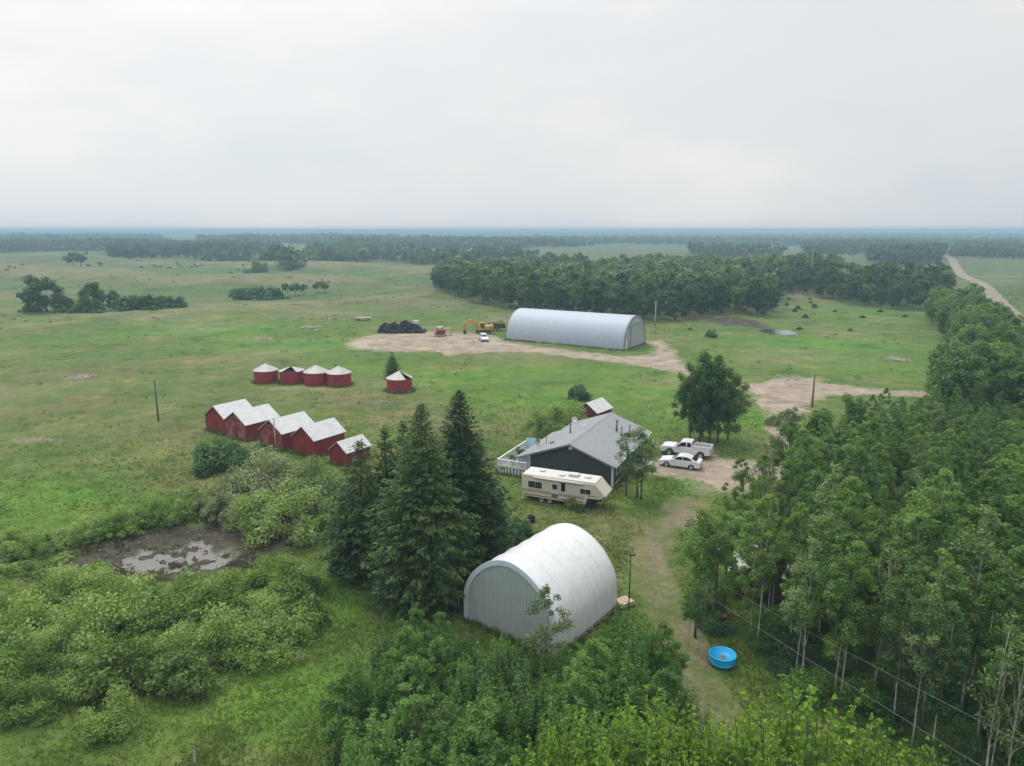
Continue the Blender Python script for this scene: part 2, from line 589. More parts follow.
def broad_proto(seed, h, r, base, nb, leaves, size, lm, bm_, tr=0.2, stems=1, br=(0.8, 1.4)):
    """rounded crown on one or several stems"""
    rng = np.random.default_rng(seed)
    blobs = []
    for i in range(nb):
        d = unit(rng.normal(size=(1, 3)))[0]
        q = rng.random() ** 0.4
        x, y = d[0] * r * q, d[1] * r * q
        z = h * (base + (1 - base) * (0.5 + 0.5 * d[2] * q))
        b = rng.uniform(*br)
        blobs.append((x, y, min(z, h - b * 0.7), b))
    cr = np_mesh('crown', blob_leaves(rng, blobs, leaves, size, 0.5), 4, lm)
    mb = MB()
    for s in range(stems):
        a = 2 * PI * s / max(1, stems) + rng.random()
        rr = 0 if stems == 1 else rng.uniform(0.12, 0.28) * r
        sub = [b for i, b in enumerate(blobs) if i % stems == s]
        t = trunk_mb(rng, h * rng.uniform(0.75, 0.95), tr, [(b[0] - rr * math.cos(a), b[1] - rr * math.sin(a), b[2], b[3]) for b in sub], nbranch=7, wig=0.1, base=base * 0.8)
        mb.add([(v[0] + rr * math.cos(a), v[1] + rr * math.sin(a), v[2]) for v in t.v], t.f)
    return cr, mb.mesh('trunk', bm_, True)


def shrub_proto(seed, h, r, nb, leaves, size, lm, br=(0.35, 0.7), second=None):
    """dome of many small leaf clumps close to the ground"""
    rng = np.random.default_rng(seed)
    blobs = []
    lobes = [(0.0, 0.0, 1.0)] + [(rng.uniform(-0.55, 0.55) * r, rng.uniform(-0.55, 0.55) * r, rng.uniform(0.55, 0.95)) for _ in range(3)]
    for i in range(nb):
        lx, ly, ls = lobes[i % len(lobes)]
        d = unit(rng.normal(size=(1, 3)))[0]
        d[2] = abs(d[2])
        q = rng.uniform(0.72, 1.0)
        rr = r * ls * (0.8 if lx else 0.85)
        blobs.append((lx + d[0] * rr * q, ly + d[1] * rr * q, max(0.15, d[2] * h * ls * q), rng.uniform(*br)))
    me = np_mesh('leaves', blob_leaves(rng, blobs, leaves, size, 0.55), 4, [lm] + ([second] if second else []))
    if second:
        # pale dried twig ends among the leaves
        mi = (np.repeat(rng.random(len(me.polygons)), 1) < 0.10).astype(np.int32)
        me.polygons.foreach_set('material_index', mi)
    mb = MB()
    for k in range(9):
        b = blobs[int(rng.integers(len(blobs)))]
        mb.tube([(rng.normal() * 0.15, rng.normal() * 0.15, -0.15), (b[0] * 0.4, b[1] * 0.4, b[2] * 0.6), (b[0] * 0.95, b[1] * 0.95, b[2] * 0.95)], [0.05, 0.035, 0.012], 4, cap=False)
    return me, mb.mesh('stems', M['bark'], True)


def spruce_proto(seed, h, r, size=0.3, whorls=46, per=11, sprigs=34):
    rng = np.random.default_rng(seed)
    Ps, Ts, Ns, Ss = [], [], [], []
    for i in range(whorls):
        t = ((i + rng.random() * 0.8) / whorls) ** 0.92
        z = h * (0.04 + 0.95 * t)
        ln0 = r * min(1.0, (1 - t) / 0.62) ** 0.85 * (0.90 + 0.10 * math.sin(i * 1.7)) * (1 - 0.12 * max(0, 0.25 - t) / 0.25) + 0.03
        for k in range(max(4, int(per * (1 - 0.45 * t)))):
            a = 2 * PI * (k + rng.random()) / max(4, int(per * (1 - 0.45 * t)))
            ln = ln0 * rng.uniform(0.62, 1.12)
            n = max(8, int(sprigs * ln / r + 6))
            q = rng.random(n) ** 0.65
            dirv = np.array([math.cos(a), math.sin(a), 0])
            side = np.array([-math.sin(a), math.cos(a), 0])
            droop = -0.24 * ln * q ** 1.2 + 0.16 * ln * q ** 3 + 1.1 * ln * q * float(sstep(0.78, 0.97, t))
            wdt = 0.30 * ln * (1 - q) + 0.10
            sgn = rng.uniform(-1, 1, n)
            P = dirv * (q * ln)[:, None] + side * (sgn * wdt)[:, None]
            P[:, 2] += z + droop + rng.normal(size=n) * 0.05 - np.abs(sgn) * 0.05
            T = dirv + side * (sgn * 0.9)[:, None] + np.array([0, 0, -0.35]) + rng.normal(size=(n, 3)) * 0.25
            Ps.append(P)
            Ts.append(unit(T))
            Ss.append(np.full(n, size * (0.42 + 0.72 * (1 - t) ** 0.7)))
    P = np.concatenate(Ps)
    T = np.concatenate(Ts)
    S = np.concatenate(Ss)[:, None] * rng.uniform(0.7, 1.3, (len(P), 1))
    up = unit(np.array([0, 0, 1.0]) + rng.normal(size=(len(P), 3)) * 0.6)
    B = unit(np.cross(T, up))
    D = np.cross(B, T)
    V = np.stack([P - T * S * 0.4, P - B * S * 0.26 - D * S * 0.05, P + T * S * 0.75, P + B * S * 0.26 - D * S * 0.05], 1)
    cr = np_mesh('crown', V, 4, M['needle'])
    mb = MB().tube([(0, 0, -0.3), (0, 0, h * 0.5), (0, 0, h * 0.985)], [h * 0.017, h * 0.010, 0.02], 8)
    for i in range(60):
        t = rng.random()
        a = rng.random() * 2 * PI
        ln = r * (1 - t) ** 0.82 * 0.7
        z = h * (0.04 + 0.95 * t)
        mb.tube([(0, 0, z), (math.cos(a) * ln, math.sin(a) * ln, z - 0.2 * ln)], [0.03, 0.01], 3, cap=False)
    return cr, mb.mesh('trunk', M['bark'], True)


def plant(name, label, cat, proto, x, y, h=1.0, rz=None, group=None, wid=None, parts=('crown', 'trunk'), sink=0.05):
    s = h
    sc = (wid if wid else s, wid if wid else s, s)
    t = thing(name, label, cat, (x, y, tz(x, y) - sink), random.random() * 6.28 if rz is None else rz, group, sc)
    for nm, me in zip(parts, proto):
        if me is not None:
            child(nm, me, t)
    return t


def in_poly(x, y, poly):
    x = np.asarray(x)
    y = np.asarray(y)
    ins = np.zeros(x.shape, bool)
    n = len(poly)
    for i in range(n):
        x0, y0 = poly[i]
        x1, y1 = poly[(i + 1) % n]
        c = ((y0 > y) != (y1 > y))
        with np.errstate(divide='ignore', invalid='ignore'):
            xi = (x1 - x0) * (y - y0) / (y1 - y0) + x0
        ins ^= c & (x < xi)
    return ins


def poly_dist(x, y, poly):
    """signed distance to an outline, negative inside"""
    d = np.full(np.shape(x), 1e9)
    n = len(poly)
    for i in range(n):
        ax, ay = poly[i]
        bx, by = poly[(i + 1) % n]
        vx, vy = bx - ax, by - ay
        t = np.clip(((x - ax) * vx + (y - ay) * vy) / (vx * vx + vy * vy + 1e-9), 0, 1)
        d = np.minimum(d, np.hypot(x - ax - t * vx, y - ay - t * vy))
    return np.where(in_poly(x, y, poly), -d, d)


def line_dist(x, y, pts):
    d = np.full(np.shape(x), 1e9)
    for (ax, ay), (bx, by) in zip(pts[:-1], pts[1:]):
        vx, vy = bx - ax, by - ay
        t = np.clip(((x - ax) * vx + (y - ay) * vy) / (vx * vx + vy * vy + 1e-9), 0, 1)
        d = np.minimum(d, np.hypot(x - ax - t * vx, y - ay - t * vy))
    return d


def gp(pts):
    return [G(*p)[:2] for p in pts]


def scatter(poly, spacing, rng, limit=5000, keep=None, tries=30):
    P = np.array(poly)
    lo, hi = P.min(0), P.max(0)
    area = (hi - lo).prod()
    n = int(area / spacing ** 2 * tries)
    n = min(n, 400000)
    X = rng.uniform(lo[0], hi[0], n)
    Y = rng.uniform(lo[1], hi[1], n)
    ok = in_poly(X, Y, poly)
    X, Y = X[ok], Y[ok]
    grid, out = {}, []
    for x, y in zip(X, Y):
        i, j = int(x // spacing), int(y // spacing)
        good = True
        for a in (i - 1, i, i + 1):
            for b in (j - 1, j, j + 1):
                for (u, v) in grid.get((a, b), ()):
                    if (u - x) ** 2 + (v - y) ** 2 < spacing ** 2:
                        good = False
        if good and (keep is None or keep(x, y)):
            grid.setdefault((i, j), []).append((x, y))
            out.append((x, y))
            if len(out) >= limit:
                break
    return out
HAZE_D = 0.00050
SKY_TOP = 19.0
SUN_E = 1.35
EXPO = 0.32

# ------------------------------------------------------------------ ground plan (picture positions turned into ground points)
YARD = gp([(342, 344), (358, 338), (378, 334), (405, 333), (440, 333), (470, 333), (492, 334), (503, 341), (530, 345.5), (558, 349), (598, 354.5), (629, 356.5), (652, 354.5),
           (655, 348), (644, 341), (664, 341), (670, 346), (684, 364), (700, 372), (720, 379), (745, 382.5), (762, 383), (785, 379), (800, 377), (822, 377), (815, 382),
           (845, 386), (880, 389), (925, 391.5), (960, 392), (1040, 393), (1040, 400), (960, 398), (925, 397), (870, 395), (830, 396), (806, 402), (800, 412), (792, 428), (800, 448),
           (812, 466), (800, 482), (770, 480), (752, 492), (716, 491), (694, 483), (668, 477), (652, 473), (640, 466), (650, 460), (690, 458), (712, 456), (738, 459), (768, 462), (775, 448), (770, 425), (764, 410), (758, 396),
           (735, 387), (700, 378), (675, 372), (650, 367.5), (617, 362.5), (574, 357), (539, 353), (510, 351.5), (480, 352.5), (450, 353.5), (425, 351), (395, 352), (368, 350), (350, 349)])
TRACK = gp([(712, 488), (690, 500), (668, 520), (652, 548), (650, 575), (662, 605), (684, 640), (697, 668), (702, 700), (716, 740), (730, 780)])
MUD = gp([(40, 570), (84, 550), (120, 535), (160, 526), (220, 520), (285, 524), (312, 535), (285, 546), (250, 564), (205, 574), (130, 578), (78, 576)])
ROAD = [(518.6 + (518.6 - 157.2) * 2.2, 882.2 + 657.7 * 2.2), (518.6, 882.2), (157.2, 224.5), (60, 47.5)]
LANE = [(282, 455), (330, 452), (420, 446), (700, 440)]
DUGOUT = gp([(688, 319), (715, 315), (745, 316), (770, 320), (792, 328), (786, 335), (765, 333), (735, 328), (705, 327)])


def ell(px, py, rx, ry):
    x, y, z = G(px, py)
    y2 = G(px, py - ry)[1]
    y1 = G(px, py + ry)[1]
    return (x, y, rx * y / F_PX, max(1.0, (y2 - y1) / 2))


LUSH = [ell(*e) for e in [(480, 375, 190, 12), (610, 395, 120, 16), (300, 345, 120, 10), (840, 350, 120, 22), (740, 420, 90, 14), (130, 520, 130, 22), (60, 500, 120, 25),
                          (330, 600, 45, 40), (290, 700, 120, 45), (690, 490, 40, 12), (900, 310, 90, 10), (200, 330, 120, 10)]]
DRYE = [ell(*e) for e in [(300, 402, 170, 12), (150, 430, 120, 22), (60, 400, 110, 20), (400, 425, 90, 26), (180, 470, 60, 14), (480, 440, 50, 22), (350, 720, 70, 40), (260, 760, 120, 25),
                          (400, 655, 22, 30), (600, 520, 80, 20), (120, 365, 140, 10), (380, 300, 150, 6), (640, 530, 40, 30), (880, 355, 60, 12)]]
BARE = [ell(*e) for e in [(82, 377, 16, 4), (262, 339, 22, 5), (312, 327, 14, 3), (897, 359, 12, 3), (35, 440, 40, 6), (660, 560, 14, 50), (690, 520, 40, 22),
                          (840, 730, 60, 20), (298, 655, 14, 10), (262, 440, 45, 8), (300, 388, 60, 4), (335, 455, 20, 5), (330, 545, 12, 12), (700, 650, 22, 40)]]


def blobs_at(x, y, L):
    v = np.zeros(np.shape(x))
    for (cx, cy, rx, ry) in L:
        q = ((x - cx) / rx) ** 2 + ((y - cy) / ry) ** 2
        v = np.maximum(v, np.exp(-q * 1.1))
    return v


def build_ground():
    front = np.linspace(-50, 50, 460)
    back = np.linspace(50, 310, 90)[1:-1]
    ang = np.radians(np.concatenate([front, back]))
    rr = [8.0]
    while rr[-1] < 12000:
        rr.append(rr[-1] + max(0.28, rr[-1] * 0.0085))
    rr = np.array(rr)
    A, RR = np.meshgrid(ang, rr)
    X = RR * np.sin(A)
    Y = RR * np.cos(A)
    Z = terrain(X, Y)
    nr, na = X.shape
    V = np.stack([X, Y, Z], -1).reshape(-1, 3)
    V = np.vstack([V, [[0, 0, tz(0, 0)]]])
    i, j = np.meshgrid(np.arange(nr - 1), np.arange(na), indexing='ij')
    j2 = (j + 1) % na
    F4 = np.stack([i * na + j, i * na + j2, (i + 1) * na + j2, (i + 1) * na + j], -1).reshape(-1, 4)
    ctr = nr * na
    F3 = np.stack([np.full(na, ctr), (np.arange(na) + 1) % na, np.arange(na)], -1)
    me = bpy.data.meshes.new('ground')
    me.vertices.add(len(V))
    me.vertices.foreach_set('co', V.astype(np.float32).ravel())
    me.loops.add(F4.size + F3.size)
    me.loops.foreach_set('vertex_index', np.concatenate([F4[:, ::-1].ravel(), F3[:, ::-1].ravel()]).astype(np.int32))
    me.polygons.add(len(F4) + len(F3))
    ls = np.concatenate([np.arange(0, F4.size, 4), F4.size + np.arange(0, F3.size, 3)])
    me.polygons.foreach_set('loop_start', ls.astype(np.int32))
    me.update(calc_edges=True)
    me.polygons.foreach_set('use_smooth', [True] * len(me.polygons))
    x, y = V[:, 0], V[:, 1]
    near = np.hypot(x, y) < 700

    def attr(name, fn, far=0.0):
        v = np.full(len(V), far, np.float32)
        v[near] = fn(x[near], y[near])
        a = me.attributes.new(name, 'FLOAT', 'POINT')
        a.data.foreach_set('value', v)
    attr('gravel', lambda a, b: np.clip(poly_dist(a, b, YARD), -20, 20), 20)
    attr('track', lambda a, b: np.clip(line_dist(a, b, TRACK), 0, 20), 20)
    attr('mud', lambda a, b: np.clip(np.minimum(poly_dist(a, b, MUD), poly_dist(a, b, DUGOUT) * 0.6 + 3.0), -20, 20), 20)
    attr('lush', lambda a, b: blobs_at(a, b, LUSH))
    attr('dry', lambda a, b: blobs_at(a, b, DRYE))
    attr('bare', lambda a, b: blobs_at(a, b, BARE))
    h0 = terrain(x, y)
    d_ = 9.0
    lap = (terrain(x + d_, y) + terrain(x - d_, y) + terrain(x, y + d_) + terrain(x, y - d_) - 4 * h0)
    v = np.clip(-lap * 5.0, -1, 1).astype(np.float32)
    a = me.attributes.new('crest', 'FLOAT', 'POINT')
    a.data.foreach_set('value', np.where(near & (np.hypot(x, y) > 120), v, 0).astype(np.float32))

    m, nt, out = mat('meadow ground')
    geo = nt.nodes.new('ShaderNodeNewGeometry')
    pos = geo.outputs['Position']

    def at(n):
        a = N(nt, 'Attribute', attribute_name=n)
        return a.outputs['Fac']
    n_field = noise(nt, pos, 0.012, 5, 0.6)
    n_big = noise(nt, pos, 0.05, 5, 0.62)
    n_patch = noise(nt, pos, 0.10, 8, 0.72)
    n_tus = noise(nt, pos, 0.55, 3, 0.5)
    n_mid = noise(nt, pos, 0.42, 6, 0.68)
    n_fine = noise(nt, pos, 2.6, 6, 0.75)
    n_tuft = noise(nt, pos, 9.0, 3, 0.7)
    mp = nt.nodes.new('ShaderNodeMapping')
    mp.inputs['Rotation'].default_value = (0, 0, R(-28))
    mp.inputs['Scale'].default_value = (1.0, 0.16, 1.0)
    nt.links.new(pos, mp.inputs[0])
    n_row = noise(nt, mp.outputs[0], 0.55, 4, 0.6)
    grass = ramp(nt, n_mid, [(0.28, (0.052, 0.090, 0.017)), (0.5, (0.084, 0.126, 0.027)), (0.72, (0.124, 0.160, 0.044))])
    dryc = ramp(nt, n_mid, [(0.3, (0.078, 0.085, 0.031)), (0.7, (0.142, 0.134, 0.064))])
    lushc = ramp(nt, n_mid, [(0.3, (0.050, 0.125, 0.013)), (0.7, (0.096, 0.190, 0.026))])
    k_dry = math_n(nt, 'ADD', math_n(nt, 'MULTIPLY', at('dry'), 0.75), math_n(nt, 'MULTIPLY_ADD', n_big, 3.2, -1.55))
    k_dry = math_n(nt, 'ADD', k_dry, math_n(nt, 'MULTIPLY_ADD', n_row, 0.9, -0.45), clamp=True)
    k_lush = math_n(nt, 'ADD', math_n(nt, 'MULTIPLY', at('lush'), 1.15), math_n(nt, 'MULTIPLY_ADD', n_big, -2.6, 1.22))
    k_lush = math_n(nt, 'ADD', k_lush, math_n(nt, 'MULTIPLY_ADD', n_mid, 0.8, -0.4), clamp=True)
    c = mix(nt, k_dry, grass, dryc)
    c = mix(nt, math_n(nt, 'MULTIPLY', k_lush, 0.9), c, lushc)
    # far fields: pasture, crop and hay in broad patches
    far = ramp(nt, n_field, [(0.36, (0.064, 0.086, 0.032)), (0.47, (0.105, 0.108, 0.048)), (0.55, (0.056, 0.096, 0.027)), (0.64, (0.130, 0.126, 0.066))])
    sep = nt.nodes.new('ShaderNodeSeparateXYZ')
    nt.links.new(pos, sep.inputs[0])
    k_far = math_n(nt, 'MULTIPLY', math_n(nt, 'SUBTRACT', sep.outputs[1], 190), 1 / 140, clamp=True)
    c = mix(nt, math_n(nt, 'MULTIPLY', k_far, 0.85), c, far)
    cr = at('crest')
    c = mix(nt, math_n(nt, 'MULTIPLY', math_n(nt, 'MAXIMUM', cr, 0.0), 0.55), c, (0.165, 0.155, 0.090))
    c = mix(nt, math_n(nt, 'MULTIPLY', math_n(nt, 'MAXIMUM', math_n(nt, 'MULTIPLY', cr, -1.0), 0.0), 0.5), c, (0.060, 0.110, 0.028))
    # tussocks, grazed spots and weed patches at the scale of a few metres
    c = mix(nt, 1.0, c, ramp(nt, n_patch, [(0.32, (0.50, 0.60, 0.48)), (0.46, (0.92, 0.95, 0.90)), (0.56, (1.08, 1.06, 1.04)), (0.68, (1.50, 1.34, 1.36))]), 'MULTIPLY')
    c = mix(nt, 1.0, c, ramp(nt, n_tus, [(0.30, (0.80, 0.83, 0.78)), (0.42, (1, 1, 1)), (0.75, (1.12, 1.1, 1.1))]), 'MULTIPLY')
    # trampled soil and worn earth
    soil = ramp(nt, n_fine, [(0.3, (0.150, 0.118, 0.080)), (0.7, (0.255, 0.215, 0.160))])
    k_b = math_n(nt, 'MULTIPLY_ADD', n_mid, 1.7, -0.95)
    k_b = math_n(nt, 'ADD', k_b, math_n(nt, 'MULTIPLY', at('bare'), 1.0))
    k_b = math_n(nt, 'MULTIPLY', math_n(nt, 'SUBTRACT', k_b, 0.45), 2.2, clamp=True)
    k_b = math_n(nt, 'MULTIPLY', k_b, 0.75)
    c = mix(nt, k_b, c, soil)
    # wheel track
    tr = math_n(nt, 'SUBTRACT', 1.0, math_n(nt, 'DIVIDE', at('track'), 2.6))
    tr = math_n(nt, 'ADD', tr, math_n(nt, 'MULTIPLY_ADD', n_mid, 3.2, -1.75))
    tr = math_n(nt, 'ADD', tr, math_n(nt, 'MULTIPLY_ADD', n_fine, 1.0, -0.5))
    tr = math_n(nt, 'MULTIPLY', math_n(nt, 'MULTIPLY', tr, 0.75, clamp=True), 0.92)
    c = mix(nt, tr, c, ramp(nt, n_fine, [(0.3, (0.120, 0.100, 0.066)), (0.7, (0.200, 0.170, 0.115))]))
    # thin grass and loose stone beside the gravel
    ge = math_n(nt, 'SUBTRACT', 0.30, math_n(nt, 'DIVIDE', at('gravel'), 3.2))
    ge = math_n(nt, 'ADD', ge, math_n(nt, 'MULTIPLY_ADD', n_mid, 2.2, -1.1))
    ge = math_n(nt, 'ADD', ge, math_n(nt, 'MULTIPLY_ADD', n_fine, 1.2, -0.6))
    ge = math_n(nt, 'MULTIPLY', ge, 0.9, clamp=True)
    c = mix(nt, ge, c, ramp(nt, n_fine, [(0.3, (0.240, 0.195, 0.145)), (0.7, (0.400, 0.345, 0.275))]))
    # wet mud of the pond
    mu = math_n(nt, 'SUBTRACT', 0.30, math_n(nt, 'DIVIDE', at('mud'), 2.4))
    mu = math_n(nt, 'ADD', mu, math_n(nt, 'MULTIPLY_ADD', n_mid, 2.6, -1.3))
    mu = math_n(nt, 'ADD', mu, math_n(nt, 'MULTIPLY_ADD', n_fine, 1.4, -0.7))
    mu = math_n(nt, 'MULTIPLY', mu, 1.4, clamp=True)
    c = mix(nt, mu, c, ramp(nt, n_fine, [(0.32, (0.018, 0.015, 0.011)), (0.52, (0.044, 0.037, 0.027)), (0.70, (0.105, 0.098, 0.062))]))
    # blade scale speckle
    sp = ramp(nt, n_tuft, [(0.25, (0.72, 0.74, 0.68)), (0.5, (1, 1, 1)), (0.78, (1.30, 1.26, 1.30))])
    c = mix(nt, 1.0, c, sp, 'MULTIPLY')
    sp2 = ramp(nt, n_fine, [(0.25, (0.80, 0.82, 0.78)), (0.5, (1, 1, 1)), (0.75, (1.18, 1.16, 1.18))])
    c = mix(nt, 1.0, c, sp2, 'MULTIPLY')
    p = nt.nodes.new('ShaderNodeBsdfPrincipled')
    nt.links.new(c, p.inputs['Base Color'])
    p.inputs['Specular IOR Level'].default_value = 0.15
    nt.links.new(math_n(nt, 'MULTIPLY_ADD', mu, -0.35, 0.95), p.inputs['Roughness'])
    b1 = nt.nodes.new('ShaderNodeBump')
    b1.inputs['Strength'].default_value = 0.7
    b1.inputs['Distance'].default_value = 0.35
    nt.links.new(math_n(nt, 'ADD', n_mid, math_n(nt, 'MULTIPLY', n_fine, 0.5)), b1.inputs['Height'])
    nt.links.new(b1.outputs[0], p.inputs['Normal'])
    nt.links.new(p.outputs[0], out.inputs[0])
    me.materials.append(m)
    o = bpy.data.objects.new('ground', me)
    C.objects.link(o)
    tag(o, kind='structure')


build_ground()


def hash_noise(x, y, s, seed=0):
    """smooth value noise for ragged edges"""
    r = np.random.default_rng(100 + seed)
    T = r.random((128, 128))
    x = np.asarray(x) / s
    y = np.asarray(y) / s
    i = np.floor(x).astype(int)
    j = np.floor(y).astype(int)
    u = x - i
    v = y - j
    u = u * u * (3 - 2 * u)
    v = v * v * (3 - 2 * v)
    g = lambda a, b: T[a % 128, b % 128]
    return (g(i, j) * (1 - u) + g(i + 1, j) * u) * (1 - v) + (g(i, j + 1) * (1 - u) + g(i + 1, j + 1) * u) * v


def ground_sheet(name, field, lo, hi, cell, lift, m, zfn=None):
    """a sheet lying on the ground wherever field < 0"""
    xs = np.arange(lo[0], hi[0], cell)
    ys = np.arange(lo[1], hi[1], cell)
    X, Y = np.meshgrid(xs, ys)
    Fv = field(X, Y)
    Z = (zfn or terrain)(X, Y) + lift
    cen = (Fv[:-1, :-1] + Fv[1:, :-1] + Fv[:-1, 1:] + Fv[1:, 1:]) / 4 < 0
    ii, jj = np.nonzero(cen)
    nx = X.shape[1]
    idx = np.stack([ii * nx + jj, ii * nx + jj + 1, (ii + 1) * nx + jj + 1, (ii + 1) * nx + jj], -1)
    used, inv = np.unique(idx.ravel(), return_inverse=True)
    V = np.stack([X, Y, Z], -1).reshape(-1, 3)[used]
    me = bpy.data.meshes.new(name)
    me.vertices.add(len(V))
    me.vertices.foreach_set('co', V.astype(np.float32).ravel())
    me.loops.add(idx.size)
    me.loops.foreach_set('vertex_index', inv.astype(np.int32))
    me.polygons.add(len(idx))
    me.polygons.foreach_set('loop_start', np.arange(0, idx.size, 4, dtype=np.int32))
    me.update(calc_edges=True)
    me.materials.append(m)
    o = bpy.data.objects.new(name, me)
    C.objects.link(o)
    return tag(o, kind='structure')


def gravel_mat(name, cols):
    m, nt, out = mat(name)
    geo = nt.nodes.new('ShaderNodeNewGeometry')
    pos = geo.outputs['Position']
    a = noise(nt, pos, 0.3, 6, 0.7)
    b = noise(nt, pos, 3.2, 6, 0.75)
    c = ramp(nt, a, [(0.32, cols[0]), (0.5, cols[1]), (0.68, cols[2])])
    c = mix(nt, 1.0, c, ramp(nt, b, [(0.25, (0.72, 0.71, 0.69)), (0.5, (1, 1, 1)), (0.75, (1.25, 1.24, 1.22))]), 'MULTIPLY')
    p = nt.nodes.new('ShaderNodeBsdfPrincipled')
    p.inputs['Roughness'].default_value = 0.95
    p.inputs['Specular IOR Level'].default_value = 0.15
    nt.links.new(c, p.inputs['Base Color'])
    bp = nt.nodes.new('ShaderNodeBump')
    bp.inputs['Strength'].default_value = 0.5
    bp.inputs['Distance'].default_value = 0.12
    nt.links.new(b, bp.inputs['Height'])
    nt.links.new(bp.outputs[0], p.inputs['Normal'])
    nt.links.new(p.outputs[0], out.inputs[0])
    return m


GRAVEL = gravel_mat('pale yard gravel', [(0.150, 0.118, 0.086), (0.255, 0.208, 0.162), (0.350, 0.295, 0.240)])
ROADM = gravel_mat('gravel road', [(0.165, 0.138, 0.108), (0.225, 0.193, 0.155), (0.270, 0.235, 0.192)])


def yard_field(x, y):
    d = poly_dist(x, y, YARD)
    d = d + np.where(x < 0, 13.0 * (hash_noise(x, y * 0.4, 3.4, 41) - 0.40), 0) * np.clip(-x / 8, 0, 1) * (y > 140)
    return d + 0.55 + (hash_noise(x, y, 6.0, 7) - 0.5) * 3.6 + (hash_noise(x, y, 2.4) - 0.5) * 3.2 + (hash_noise(x, y, 0.8, 3) - 0.5) * 1.8


YP = np.array(YARD)
ground_sheet('gravel_yard', yard_field, YP.min(0) - 3, YP.max(0) + 3, 0.38, 0.006, GRAVEL)


def ribbon(name, pts, w, m, lift=0.012, step=4.0, rag=0.25):
    V = []
    rng = np.random.default_rng(5)
    for (ax, ay), (bx, by) in zip(pts[:-1], pts[1:]):
        L = math.hypot(bx - ax, by - ay)
        n = int(max(2, L / step))
        nxn, nyn = -(by - ay) / L, (bx - ax) / L
        for k in range(n + (1 if (bx, by) == tuple(pts[-1]) else 0)):
            t = k / n
            x, y = ax + (bx - ax) * t, ay + (by - ay) * t
            row = []
            for q in (-1, -0.5, 0, 0.5, 1):
                ww = w / 2 * q + (rng.normal() * rag if abs(q) == 1 else 0)
                px, py = x + nxn * ww, y + nyn * ww
                row.append((px, py, tz(px, py) + lift + 0.25 * (1 - q * q)))
            V.append(row)
    mb = MB()
    k = 5
    mb.v = [p for row in V for p in row]
    for i in range(len(V) - 1):
        for q in range(k - 1):
            mb.f.append((i * k + q, i * k + q + 1, (i + 1) * k + q + 1, (i + 1) * k + q))
            mb.m.append(0)
    return tag(mb.build(name, m, None, True), kind='structure')


ribbon('gravel_road', ROAD, 6.2, ROADM, 0.06)
ribbon('field_approach', LANE, 4.0, ROADM, 0.05)

# pond: shallow water lying in its muddy bowl
m, nt, out = mat('pond water')
p = nt.nodes.new('ShaderNodeBsdfPrincipled')
p.inputs['Base Color'].default_value = (0.07, 0.062, 0.045, 1)
p.inputs['Roughness'].default_value = 0.10
p.inputs['Specular IOR Level'].default_value = 1.0
p.inputs['IOR'].default_value = 1.7
geo = nt.nodes.new('ShaderNodeNewGeometry')
bp = nt.nodes.new('ShaderNodeBump')
bp.inputs['Strength'].default_value = 0.22
bp.inputs['Distance'].default_value = 0.05
nt.links.new(noise(nt, geo.outputs['Position'], 2.0, 3), bp.inputs['Height'])
nt.links.new(bp.outputs[0], p.inputs['Normal'])
nt.links.new(p.outputs[0], out.inputs[0])
M['water'] = m
WPOLY = gp([(118, 566), (135, 540), (165, 530), (215, 525), (262, 532), (272, 541), (240, 558), (205, 574), (150, 578)])
WP = np.array(WPOLY)
_gx, _gy = np.meshgrid(np.arange(*(WP[:, 0].min(), WP[:, 0].max()), 0.3), np.arange(WP[:, 1].min(), WP[:, 1].max(), 0.3))
_in = poly_dist(_gx, _gy, WPOLY) < -0.8
WATER_Z = float(np.percentile(terrain(_gx, _gy)[_in], 58))
ground_sheet('pond_water', lambda x, y: poly_dist(x, y, WPOLY), WP.min(0) - 1, WP.max(0) + 1, 0.4, 0.0, M['water'], lambda x, y: np.full(np.shape(x), WATER_Z))
dx, dy, dz = G(778, 332)
ground_sheet('dugout_water', lambda x, y: ((x - dx) / 5.0) ** 2 + ((y - dy) / 5.5) ** 2 - 1 + (hash_noise(x, y, 1.5, 8) - .5), (dx - 8, dy - 10), (dx + 8, dy + 10), 0.5, 0.03, M['water'])


